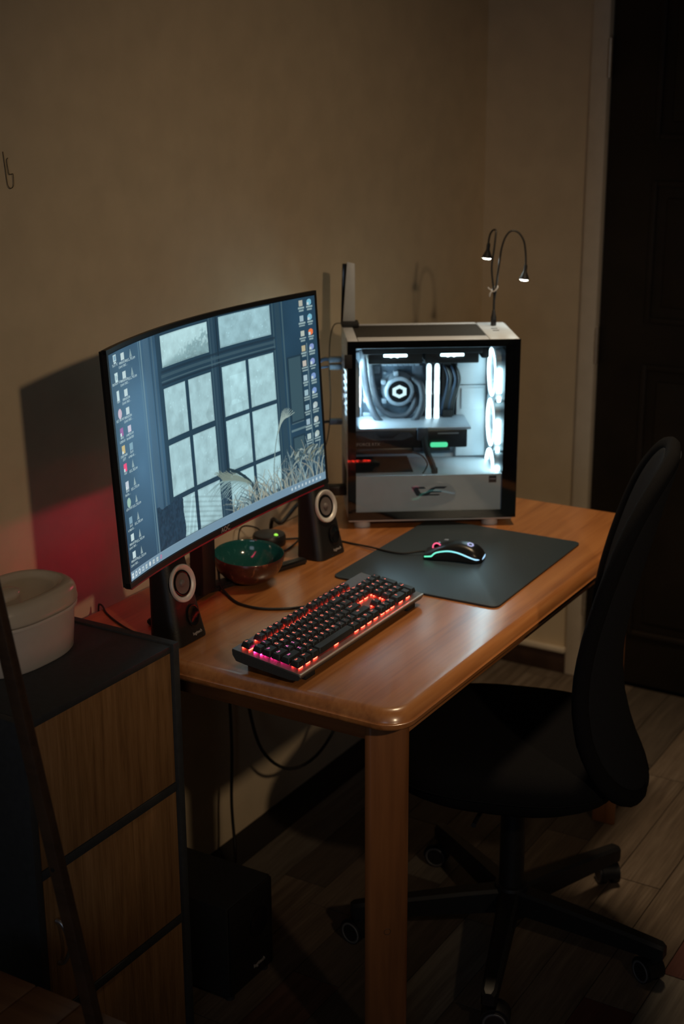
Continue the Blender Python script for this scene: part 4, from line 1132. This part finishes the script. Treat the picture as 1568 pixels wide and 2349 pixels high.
# ------------------------------------------------------------------ wifi antenna on the tower
an = thing('wifi_antenna', 'two-panel wireless antenna, grey and black, standing on the tower', 'antenna', tuple(pw(0.012, 0.190, CH+0.0003)), E1)
box('base', (-0.014, -0.022, 0.0), (0.026, 0.016, 0.011), 'black_matte', an, 0.002)
prism('white_panel', [(-0.010, 0.011), (0.018, 0.011), (0.018, 0.142), (0.000, 0.146)], -0.004, 0.002, 'antenna_white', an, Matrix(((1, 0, 0, 0), (0, 0, 1, 0), (0, 1, 0, 0), (0, 0, 0, 1))), 0.0008)
prism('black_panel', [(-0.014, 0.011), (-0.004, 0.011), (0.004, 0.141), (-0.010, 0.141)], 0.004, 0.009, 'black_gloss', an, Matrix(((1, 0, 0, 0), (0, 0, 1, 0), (0, 1, 0, 0), (0, 0, 0, 1))), 0.0008)
il = Matrix.Rotation(-E1, 4, 'Z')
def anl(p): return il @ (Vector(p)-Vector(an.location))
tube('cable', [(-0.012, 0.0, 0.006), (-0.030, -0.004, 0.003), (-0.040, -0.01, -0.03), (-0.042, -0.01, -0.10), (-0.040, -0.012, -0.18), (-0.048, -0.02, -0.26), (-0.07, -0.03, -0.32)], 0.0013, 'cable_black', an, 6, 6)

# ------------------------------------------------------------------ twin gooseneck lamp plugged into the roof of the tower
gl0 = pw(0.346, 0.163, CH+0.0008)
gn = thing('gooseneck_lamp', 'twin-headed black gooseneck LED lamp plugged into the tower roof', 'lamp', tuple(gl0))
# built in axes: sx to the right of the picture, sy away, z up
RX = Vector((_r.x, _r.y, 0)).normalized(); RY = Vector((_f.x, _f.y, 0)).normalized()
def gp(x, z, y=0.0): return RX*x+RY*y+Vector((0, 0, z))
bm = bmesh.new()
box_into(bm, (-0.0055, -0.004, 0.0), (0.0055, 0.004, 0.014), 0.001, 2, Matrix.Rotation(R(-30), 4, 'Z'))
lathe_into(bm, [(0.0, 0.013), (0.0062, 0.013), (0.0066, 0.018), (0.0045, 0.026), (0.0035, 0.034), (0.0028, 0.036), (0.0, 0.036)], 14)
cyl_into(bm, (0, 0, 0.034), (0, 0, 0.062), 0.0026, n=10)
finish('plug', bm, 'black_plastic', gn, auto=40)
tube('neck', [gp(0.0, 0.060), gp(-0.002, 0.085), gp(-0.006, 0.115), gp(-0.007, 0.140), gp(-0.003, 0.172), gp(0.0, 0.200, 0.004), gp(0.0012, 0.2135, 0.012), gp(-0.003, 0.2130, 0.026), gp(-0.0085, 0.204, 0.034), gp(-0.0115, 0.190, 0.037), gp(-0.0120, 0.178, 0.037)], 0.0022, 'cable_black', gn, 8, 6)
tube('neck', [gp(0.001, 0.060), gp(0.004, 0.085), gp(0.006, 0.110), gp(0.010, 0.145), gp(0.014, 0.175), gp(0.021, 0.198), gp(0.031, 0.2115), gp(0.042, 0.2140), gp(0.054, 0.207), gp(0.064, 0.190), gp(0.068, 0.168), gp(0.0695, 0.146), gp(0.0695, 0.134)], 0.0022, 'cable_black', gn, 8, 6)
for (x, z, y) in ((-0.0120, 0.178, 0.037), (0.0695, 0.134, 0.0)):
    M = Matrix.Translation(gp(x, z, y)) @ Matrix.Rotation(R(6), 4, 'X')
    hd = lathe('lamp_head', [(0.0, 0.004), (0.0035, 0.004), (0.0042, -0.002), (0.0040, -0.009), (0.0050, -0.013), (0.0085, -0.020), (0.0112, -0.0265), (0.0116, -0.029), (0.0100, -0.0285), (0.0, -0.0275)], 'black_plastic', gn, 24, M)
    lathe('lens', [(0.0, -0.0325), (0.006, -0.0318), (0.0095, -0.0300), (0.0104, -0.0288)], 'lamp_lens', hd, 24, M)
bm = bmesh.new()
tube_into(bm, [gp(-0.006, 0.078, -0.003), gp(0.0, 0.079, -0.0045), gp(0.006, 0.086, -0.003), gp(0.007, 0.090, 0.0), gp(0.003, 0.088, 0.004), gp(-0.004, 0.083, 0.003), gp(-0.006, 0.078, -0.003)], 0.0016, 6, 4)
tube_into(bm, [gp(-0.005, 0.080, -0.004), gp(-0.012, 0.084, -0.005), gp(-0.015, 0.088, -0.005)], 0.0014, 6, 3)
tube_into(bm, [gp(-0.006, 0.079, -0.004), gp(-0.010, 0.073, -0.005), gp(-0.011, 0.067, -0.005)], 0.0014, 6, 3)
finish('twist_tie', bm, 'tie_clear', gn, smooth=True)

# ------------------------------------------------------------------ speakers
def speaker(label, loc, rz):
    t = thing('speaker', label, 'speaker', loc, rz, 'pair of desktop speakers')
    H_ = 0.164
    def sec(f):
        w_ = 0.0985*(1-f)+0.068*f + 0.004*math.sin(math.pi*f)*0
        w_ = 0.0985-0.0300*f**0.8
        yf = 0.000+0.036*f; yb = 0.066+0.010*f
        return w_, yf, yb
    rings = []
    for f, ins in ((0.0, 0.003), (0.006, 0.0005), (0.03, 0.0), (0.15, 0), (0.3, 0), (0.45, 0), (0.6, 0), (0.75, 0), (0.88, 0), (0.95, 0.0), (0.975, 0.0016), (0.99, 0.005), (1.0, 0.011)):
        w_, yf, yb = sec(f); ring = []
        x0, x1, y0, y1 = -w_/2+ins, w_/2-ins, yf+ins, yb-ins
        pts = rrect(x0, y0, x1, y1, 0.016, 6)
        for (x, y) in pts:
            # gently bowed front, top sloping down to the rear
            if y < y0+0.02: y -= 0.0045*(1-(x/(w_/2))**2)
            z = H_*f
            if f > 0.9: z -= (y-yf)*0.12
            ring.append((x, y, z))
        rings.append(ring)
    bm = bmesh.new(); loft_into(bm, rings)
    finish('cabinet', bm, 'speaker_black', t, auto=50)
    lean = math.atan2(0.036, H_)
    def FM(f, x=0.0, out=0.0):
        w_, yf, yb = sec(f)
        # local z out of the front face, y up the face
        return Matrix.Translation((x, yf-0.0045*(1-(x/(w_/2))**2)-out, H_*f)) @ Matrix.Rotation(-lean, 4, 'X') @ Matrix.Rotation(R(90), 4, 'X')
    M = FM(0.665)
    ring = lathe('trim_ring', [(0.0345, -0.002), (0.0350, 0.0022), (0.0335, 0.0038), (0.0300, 0.0035), (0.0245, -0.0005), (0.0240, -0.004)], 'silver_ring', t, 48, M)
    dr = lathe('driver', [(0.0243, 0.0005), (0.0225, 0.0016), (0.0205, 0.0012), (0.0190, 0.0004)], 'black_gloss', t, 40, M)
    lathe('cone', [(0.0192, 0.0006), (0.0135, -0.0004), (0.0072, -0.0008), (0.0066, 0.0012), (0.0040, 0.0032), (0.0, 0.0040)], 'cone_grey', dr, 36, M)
    M = FM(0.285, 0.010)
    pt = lathe('port', [(0.0165, 0.0002), (0.0172, 0.0016), (0.0158, 0.0024), (0.0138, 0.0016), (0.0115, 0.0006), (0.0, 0.0005)], 'black_gloss', t, 40, M @ Matrix.Diagonal((1.0, 1.22, 1.0, 1.0)))
    lettering('maker_name', 'logitech', 0.0085, 'print_grey', t, FM(0.090, 0.012, 0.0006), 0.0002)
    return t
speaker('black satellite speaker with silver ring beside the grey cabinet, lit red', (1.9400, 1.4880, DZ+0.0002), R(0))
speaker('black satellite speaker with silver ring between monitor and tower', (2.4730, 1.5140, DZ+0.0002), R(-5))
def cable(name, label, pts, r, mat='cable_black', n=8, sub=8):
    return tag(tube(name, pts, r, mat, None, n, sub), label, 'cable')
cable('speaker_wire', 'thin black wire lying on the desk by the wall, left of the monitor', [(1.912, 1.589, DZ+0.0022), (1.925, 1.63, DZ+0.0022), (1.945, 1.675, DZ+0.0022), (1.968, 1.715, DZ+0.0022), (1.990, 1.742, DZ+0.0022), (1.998, 1.756, DZ+0.001), (2.002, 1.764, DZ-0.012), (2.002, 1.768, DZ-0.10)], 0.0018)
# speaker control puck
pk = thing('volume_puck', 'round black speaker control with green light beneath the monitor', 'remote', (2.475, 1.680, DZ+0.0002))
lathe('body', [(0.0, 0.0), (0.034, 0.0), (0.0365, 0.003), (0.0365, 0.018), (0.034, 0.0235), (0.026, 0.0255), (0.0, 0.0265)], 'black_plastic', pk, 40)
M = Matrix.Translation((-0.006, -0.0225, 0.0262)) @ Matrix.Rotation(R(14), 4, 'X')
lathe('indicator', [(0.0, 0.0022), (0.0034, 0.0018), (0.0046, 0.0004), (0.0046, -0.001)], 'led_lime', pk, 18, M)
tube('wire', [(0.02, 0.028, 0.012), (0.03, 0.055, 0.02), (0.02, 0.085, 0.02), (0.015, 0.093, -0.01), (0.014, 0.094, -0.09)], 0.0018, 'cable_black', pk, 6, 6)
tube('wire', [(-0.033, 0.01, 0.008), (-0.06, 0.02, 0.003), (-0.11, 0.03, 0.002), (-0.16, 0.055, 0.002), (-0.20, 0.066, 0.002)], 0.0018, 'cable_black', pk, 6, 6)
plain('tag_yellow', (0.60, 0.32, 0.03), 0.5)
box('tag', (-0.140, 0.040, 0.0022), (-0.134, 0.043, 0.018), 'tag_yellow', pk, 0.0006)
cable('audio_wire', 'black wire on the desk running from the puck to the right speaker', [(2.360, 1.655, DZ+0.002), (2.40, 1.630, DZ+0.002), (2.445, 1.622, DZ+0.002), (2.49, 1.628, DZ+0.002), (2.52, 1.635, DZ+0.002), (2.56, 1.65, DZ+0.002)], 0.0018)
# ------------------------------------------------------------------ bowl
bw = thing('bowl', 'small speckled copper-brown bowl with teal enamel inside', 'bowl', (2.257, 1.584, DZ+0.0028), 0, None, (R(3.5), R(-2.5), 0))
prof_o = [(0.0, 0.0035), (0.022, 0.0015), (0.034, 0.0040), (0.048, 0.0135), (0.058, 0.0260), (0.0645, 0.0410), (0.0670, 0.0560), (0.0668, 0.0620)]
prof_o = [(r_*1.07, z_*0.95) for r_, z_ in prof_o]
lathe('outer_shell', prof_o+[(0.0708, 0.0600)], 'bowl_out', bw, 48)
lathe('enamel_lining', [(r_*1.07, z_*0.95) for r_, z_ in ((0.0660, 0.0632), (0.0650, 0.0622), (0.0648, 0.0560), (0.0622, 0.0420), (0.0558, 0.0280), (0.046, 0.0160), (0.032, 0.0070), (0.018, 0.0045), (0.0, 0.0040))], 'bowl_in', bw, 48)

# ------------------------------------------------------------------ cabinet
cb = thing('cabinet', 'dark grey storage cabinet with wood-grain doors beside the desk', 'cabinet', (1.445, 1.435, 0))
def cbox(name, a, b, mat, parent=cb, bevel=0.0012): return box(name, a, b, mat, parent, bevel)
CW, CDp, CHt = 0.380, 0.362, 0.800
cbox('side_panel', (0, 0, 0.0), (0.016, CDp, CHt), 'cabinet_grey'); cbox('side_panel', (CW-0.016, -0.004, 0.0), (CW, CDp, CHt+0.003), 'cabinet_grey')
cbox('top_board', (0.0165, 0, CHt-0.013), (CW-0.0165, CDp, CHt), 'cabinet_grey')
for z in (0.273, 0.5395, 0.006): cbox('shelf', (0.0165, 0.0, z-0.0165 if z > 0.1 else 0.0), (CW-0.0165, CDp, z), 'cabinet_grey')
cbox('back_board', (0.0165, CDp-0.006, 0.0), (CW-0.0165, CDp, CHt-0.014), 'cabinet_grey')
for z0, z1 in ((0.5405, 0.7865), (0.2740, 0.5220), (0.0070, 0.2555)):
    cbox('door', (0.0175, 0.002, z0), (CW-0.0175, 0.018, z1), 'panel_wood')
doors = [c for c in cb.children if c.name.startswith('door')]
hx = 0.040
for d_, (z0, z1) in ((doors[1], (0.362, 0.440)), (doors[2], (0.095, 0.173))):
    tube('handle', [(hx, 0.001, z1), (hx+0.001, -0.010, z1-0.004), (hx+0.002, -0.0215, (z0+z1)/2+0.012), (hx+0.002, -0.0235, (z0+z1)/2), (hx+0.002, -0.0215, (z0+z1)/2-0.012), (hx+0.001, -0.010, z0+0.004), (hx, 0.001, z0)], 0.0038, 'steel', d_, 8, 6)
# ------------------------------------------------------------------ food container on the cabinet
fc = thing('food_container', 'off-white oval plastic container with domed lid on the cabinet', 'container', (1.642, 1.630, CHt+0.0004))
def ov(ax, ay, z, n=56, p=2.6):
    out = []
    for i in range(n):
        a = 2*math.pi*i/n; c, s = math.cos(a), math.sin(a)
        out.append((ax*math.copysign(abs(c)**(2/p), c), ay*math.copysign(abs(s)**(2/p), s), z))
    return out
AX, AY = 0.108, 0.074
bm = bmesh.new()
loft_into(bm, [ov(AX-0.008, AY-0.008, 0.0), ov(AX-0.005, AY-0.005, 0.004), ov(AX-0.002, AY-0.002, 0.04), ov(AX, AY, 0.0780), ov(AX+0.0048, AY+0.0048, 0.0795), ov(AX+0.0052, AY+0.0052, 0.0830), ov(AX+0.0040, AY+0.0040, 0.0850), ov(AX-0.003, AY-0.003, 0.0855), ov(AX-0.003, AY-0.003, 0.0900)])
finish('tub', bm, 'ceramic_white', fc, auto=50)
bm = bmesh.new()
loft_into(bm, [ov(AX-0.001, AY-0.001, 0.0885), ov(AX+0.0055, AY+0.0055, 0.0880), ov(AX+0.0065, AY+0.0065, 0.0910), ov(AX+0.0050, AY+0.0050, 0.0955), ov(AX+0.0045, AY+0.0045, 0.1060), ov(AX+0.0015, AY+0.0015, 0.1140), ov(AX-0.0045, AY-0.0045, 0.1195), ov(AX-0.0120, AY-0.0120, 0.1215), ov(AX-0.0190, AY-0.0190, 0.1195), ov(AX-0.0230, AY-0.0230, 0.1150), ov(AX-0.0320, AY-0.0320, 0.1130)])
lid = finish('lid', bm, 'ceramic_lid', fc, auto=60)
bm = bmesh.new()
loft_into(bm, [ov(0.032, 0.018, 0.1130), ov(0.034, 0.020, 0.118), ov(0.033, 0.019, 0.123), ov(0.027, 0.014, 0.1265), ov(0.012, 0.006, 0.1275)])
finish('grip', bm, 'ceramic_lid', lid, auto=60).location = (-0.030, -0.004, 0)

# ------------------------------------------------------------------ wooden chair at the lower left
wc = thing('wooden_chair', 'dark wooden chair with slanted back post at the lower left corner', 'chair', (1.075, 0.95, 0))
def wbar(name, p0, p1, sx, sy, mat, parent=wc):
    p0, p1 = Vector(p0), Vector(p1); d = p1-p0; q_ = d.to_track_quat('Z', 'X')
    x = Vector((1, 0, 0)); z = d.normalized(); y = z.cross(x).normalized(); x = y.cross(z)
    M = Matrix(((x.x, y.x, z.x, p0.x), (x.y, y.y, z.y, p0.y), (x.z, y.z, z.z, p0.z), (0, 0, 0, 1)))
    bm = bmesh.new(); box_into(bm, (-sx/2, -sy/2, 0), (sx/2, sy/2, d.length), 0.003, 2, M)
    return finish(name, bm, mat, parent, auto=40)
SH = 0.462
for sx in (-0.215, 0.219):
    post = wbar('back_post', (sx, 0.222, SH-0.10), (sx, 0.395, 1.30-0.10), 0.016, 0.022, 'chair_wood')
    wbar('front_leg', (sx, 0.045, 0.0), (sx, 0.055, SH-0.018), 0.030, 0.030, 'chair_wood')
    wbar('rear_leg', (sx, 0.44, 0.0), (sx, 0.43, SH-0.018), 0.030, 0.030, 'chair_wood')
    cyl('peg', (sx-0.0084, 0.2935, 0.695), (sx-0.0074, 0.2935, 0.695), 0.0035, 'black_matte', post, n=14)
    wbar('seat_rail', (sx*0.93, 0.075, SH-0.036), (sx*0.93, 0.41, SH-0.036), 0.018, 0.034, 'chair_wood')
for k in range(5):
    y0 = 0.030+0.086*k
    box('seat_slat', (-0.244, y0, SH-0.018), (0.244, y0+0.0845, SH), 'seat_wood', wc, 0.003)
for z, y in ((1.158, 0.386),):
    box('back_slat', (-0.203, y-0.008, z-0.03), (0.203, y+0.008, z+0.03), 'chair_wood', wc, 0.003)

# ------------------------------------------------------------------ subwoofer under the desk
sw = thing('subwoofer', 'black boxy subwoofer on the floor under the desk', 'subwoofer', (1.937, 1.427, 0))
box('cabinet', (0, 0.004, 0.012), (0.150, 0.230, 0.211), 'black_matte', sw, 0.004)
box('front_panel', (0.003, -0.001, 0.014), (0.147, 0.0045, 0.209), 'speaker_black', sw, 0.002)
for x in (0.012, 0.128):
    for y in (0.015, 0.205): cyl('foot', (x+0.005, y, 0.0002), (x+0.005, y, 0.0125), 0.010, 'rubber', sw, n=16)
M = Matrix.Translation((0.098, -0.001, 0.132)) @ Matrix.Rotation(R(90), 4, 'X')
pr = lathe('port', [(0.0300, 0.0), (0.0305, 0.0018), (0.0285, 0.0022), (0.0230, -0.0), (0.0, 0.0003)], 'black_gloss', sw, 36, M)
lettering('maker_name', 'logitech', 0.0125, 'print_grey', sw, frame_M(Vector((0.098, -0.0013, 0.040)), (1, 0, 0), (0, 0, 1)), 0.0002)

# ------------------------------------------------------------------ socket and leads under the desk
sk = thing('wall_socket', 'pale double wall socket behind the desk with two plugs', 'socket', (2.40, WY, 0.57))
box('plate', (-0.075, -0.009, -0.045), (0.075, -0.0002, 0.045), 'socket_plastic', sk, 0.003)
pl = thing('hanging_lead', 'black plug and lead hanging from the left of the wall socket', 'cable', (2.385, WY-0.010, 0.57))
lathe('plug', [(0.0, 0.0), (0.019, 0.0), (0.021, 0.012), (0.018, 0.030), (0.009, 0.040), (0.0, 0.041)], 'black_plastic', pl, 20, Matrix.Rotation(R(90), 4, 'X'))
tube('lead', [(0, -0.036, -0.004), (0.0, -0.048, -0.02), (0.002, -0.050, -0.07), (0.006, -0.052, -0.18), (0.004, -0.055, -0.30), (-0.01, -0.06, -0.42), (-0.03, -0.08, -0.52), (-0.10, -0.13, -0.562)], 0.0035, 'cable_black', pl, 8, 6)
pl = thing('looped_lead', 'black plug and lead drooping in a loop from the wall socket', 'cable', (2.445, WY-0.010, 0.57))
lathe('plug', [(0.0, 0.0), (0.019, 0.0), (0.021, 0.012), (0.018, 0.030), (0.009, 0.040), (0.0, 0.041)], 'black_plastic', pl, 20, Matrix.Rotation(R(90), 4, 'X'))
tube('lead', [(0, -0.036, -0.004), (0.0, -0.050, -0.02), (0.0, -0.055, -0.09), (0.005, -0.06, -0.20), (0.02, -0.085, -0.32), (0.08, -0.12, -0.385), (0.17, -0.15, -0.37), (0.27, -0.165, -0.27), (0.33, -0.165, -0.12), (0.35, -0.16, 0.00), (0.365, -0.13, 0.055), (0.37, -0.11, 0.085)], 0.0038, 'cable_black', pl, 8, 6)

# ------------------------------------------------------------------ office chair
oc = thing('office_chair', 'black fabric swivel chair on a five-star base in front of the desk', 'chair', (2.427, 1.059, 0))
# seat cushion
def sq(ax, ay, z, p=3.0, n=48, cy=0.0): return [(x, y+cy, z_) for x, y, z_ in ov(ax, ay, z, n, p)]
bm = bmesh.new()
SY = 0.015
loft_into(bm, [sq(0.150, 0.150, 0.388, 2.6, cy=SY), sq(0.205, 0.205, 0.394, 2.7, cy=SY), sq(0.222, 0.228, 0.408, 2.8, cy=SY), sq(0.230, 0.238, 0.432, 2.8, cy=SY), sq(0.230, 0.238, 0.455, 2.8, cy=SY), sq(0.220, 0.228, 0.474, 2.8, cy=SY), sq(0.195, 0.200, 0.485, 2.6, cy=SY), sq(0.120, 0.120, 0.486, 2.3, cy=SY), sq(0.05, 0.05, 0.484, 2.0, cy=SY)])
finish('seat', bm, 'chair_fabric', oc, auto=60)
bm = bmesh.new(); tube_into(bm, [(x*1.0, y, 0.432) for x, y, z in sq(0.2305, 0.2385, 0.432, 2.8, 48, SY)]+[sq(0.2305, 0.2385, 0.432, 2.8, 48, SY)[0]], 0.0022, 6, 0)
finish('seat_piping', bm, 'chair_fabric', oc, smooth=True)
# backrest: curved shell (local y is the distance towards the desk; the rear is negative)
BZ = [0.395, 0.44, 0.50, 0.56, 0.62, 0.68, 0.75, 0.82, 0.90, 0.98, 1.03, 1.065]
BY = [-0.246, -0.228, -0.206, -0.190, -0.182, -0.181, -0.190, -0.205, -0.225, -0.245, -0.258, -0.266]
def bprof(z): return float(np.interp(z, BZ, BY))
def bw_(z):
    t = (z-0.395)/(1.065-0.395)
    e_ = (1-abs(2*t-1)**4.5)**(1/2.6) if 0 < t < 1 else 0
    return 0.215*e_*(0.94+0.06*math.sin(math.pi*t))
def bpt(s, z, off=0.0):
    x = bw_(z)*s
    y = bprof(z)+0.050*(x/0.215)**2+off
    return (x, y, z)
zs = [0.395+0.670*(0.5-0.5*math.cos(math.pi*i/30)) for i in range(31)]
zs[0] += 0.0015; zs[-1] -= 0.0015
ss = [-1+2*i/20 for i in range(21)]
bm = bmesh.new()
Fv = [[bm.verts.new(bpt(s, z, 0.012*(1-abs(s)**6)*1.0)) for s in ss] for z in zs]
Bv = [[bm.verts.new(bpt(s, z, -0.020*(1-0.35*abs(s)**6))) for s in ss] for z in zs]
for i in range(30):
    for j in range(20):
        bm.faces.new((Fv[i][j], Fv[i][j+1], Fv[i+1][j+1], Fv[i+1][j])); bm.faces.new((Bv[i][j], Bv[i+1][j], Bv[i+1][j+1], Bv[i][j+1]))
    bm.faces.new((Fv[i][0], Fv[i+1][0], Bv[i+1][0], Bv[i][0])); bm.faces.new((Fv[i][20], Bv[i][20], Bv[i+1][20], Fv[i+1][20]))
for j in range(20):
    bm.faces.new((Fv[0][j], Bv[0][j], Bv[0][j+1], Fv[0][j+1])); bm.faces.new((Fv[30][j], Fv[30][j+1], Bv[30][j+1], Bv[30][j]))
finish('backrest', bm, 'chair_mesh', oc, auto=70)
# padded rim round the backrest
loop = [bpt(1, z, -0.006) for z in zs]+[bpt(-1, z, -0.006) for z in zs[::-1]]
loop.append(loop[0])
bm = bmesh.new(); tube_into(bm, loop, 0.019, 10, 0, (0.75, 1.0))
finish('back_rim', bm, 'chair_fabric', oc, auto=70)
tube('back_bracket', [(0, -0.03, 0.378), (0, -0.14, 0.376), (0, -0.205, 0.388), (0, -0.222, 0.43), (0, -0.205, 0.49)], 0.018, 'chair_metal', oc, 8, 6, (1.3, 0.35))
box('tilt_plate', (-0.09, -0.09, 0.368), (0.09, 0.11, 0.389), 'chair_metal', oc, 0.004)
tube('lever', [(-0.05, 0.03, 0.372), (-0.16, 0.045, 0.370), (-0.215, 0.05, 0.372)], 0.005, 'chair_metal', oc, 8, 5)
cyl('gas_column', (0, 0, 0.060), (0, 0, 0.372), 0.0255, 'chair_metal', oc, n=28)
lathe('base_hub', [(0.0, 0.058), (0.034, 0.058), (0.036, 0.064), (0.036, 0.118), (0.033, 0.128), (0.027, 0.130), (0.0, 0.130)], 'chair_metal', oc, 32)
def caster(parent, x, y, ang):
    c = Vector((x, y, 0)); dx = Vector((math.cos(ang), math.sin(ang), 0)); ax = Vector((-dx.y, dx.x, 0))
    bm = bmesh.new(); cyl_into(bm, c+Vector((0, 0, 0.050)), c+Vector((0, 0, 0.072)), 0.008, n=12)
    w0 = c+dx*0.012
    rings = []
    for i in range(13):
        a = R(-10+200*i/12); p = w0+dx*(0.0285*math.cos(a))+Vector((0, 0, 0.027+0.0285*math.sin(a)))
        q_ = w0+dx*(0.024*math.cos(a))+Vector((0, 0, 0.027+0.024*math.sin(a)))
        rings.append([p-ax*0.019, p+ax*0.019, q_+ax*0.019, q_-ax*0.019])
    loft_into(bm, rings)
    h = finish('caster', bm, 'chair_metal', parent, auto=40)
    for s in (-1, 1):
        cyl('wheel', w0+ax*s*0.007+Vector((0, 0, 0.0252)), w0+ax*s*0.022+Vector((0, 0, 0.0252)), 0.025, 'black_plastic', h, n=28)
        bm = bmesh.new(); lathe_into(bm, [(0.0185, 0.0), (0.0230, 0.0), (0.0230, 0.0012), (0.0185, 0.0012)], 28, frame_M(w0+ax*s*0.0218+Vector((0, 0, 0.0252)), dx, Vector((0, 0, 1))*-s if False else ax.cross(dx)*s), True)
        finish('wheel_ring', bm, 'wheel_rim', h, smooth=True)
    return h
spin = {-90.6: R(60), -20.2: R(40), 53.8: R(100), 124.3: R(80), -162.5: R(-70)}
for adeg, sp_ in spin.items():
    a = R(adeg); d = Vector((math.cos(a), math.sin(a), 0)); n_ = Vector((-d.y, d.x, 0))
    bm = bmesh.new(); rings = []
    for r_, hz, wz, zt_ in ((0.028, 0.052, 0.021, 0.122), (0.10, 0.048, 0.0195, 0.117), (0.20, 0.042, 0.0175, 0.108), (0.30, 0.036, 0.0155, 0.098), (0.326, 0.034, 0.0150, 0.095), (0.334, 0.026, 0.011, 0.091)):
        c = d*r_
        rings.append([c+n_*wz+Vector((0, 0, zt_-hz)), c+n_*wz+Vector((0, 0, zt_-0.006)), c+n_*(wz-0.006)+Vector((0, 0, zt_)), c-n_*(wz-0.006)+Vector((0, 0, zt_)), c-n_*wz+Vector((0, 0, zt_-0.006)), c-n_*wz+Vector((0, 0, zt_-hz))])
    loft_into(bm, rings)
    arm = finish('base_arm', bm, 'chair_metal', oc, auto=30)
    p = d*0.312
    caster(arm, p.x, p.y, sp_)

for ch in oc.children:
    if ch.name.split('.')[0] in ('seat', 'seat_piping', 'backrest', 'back_rim', 'back_bracket', 'tilt_plate', 'lever'):
        ch.rotation_euler = (0, 0, R(17))
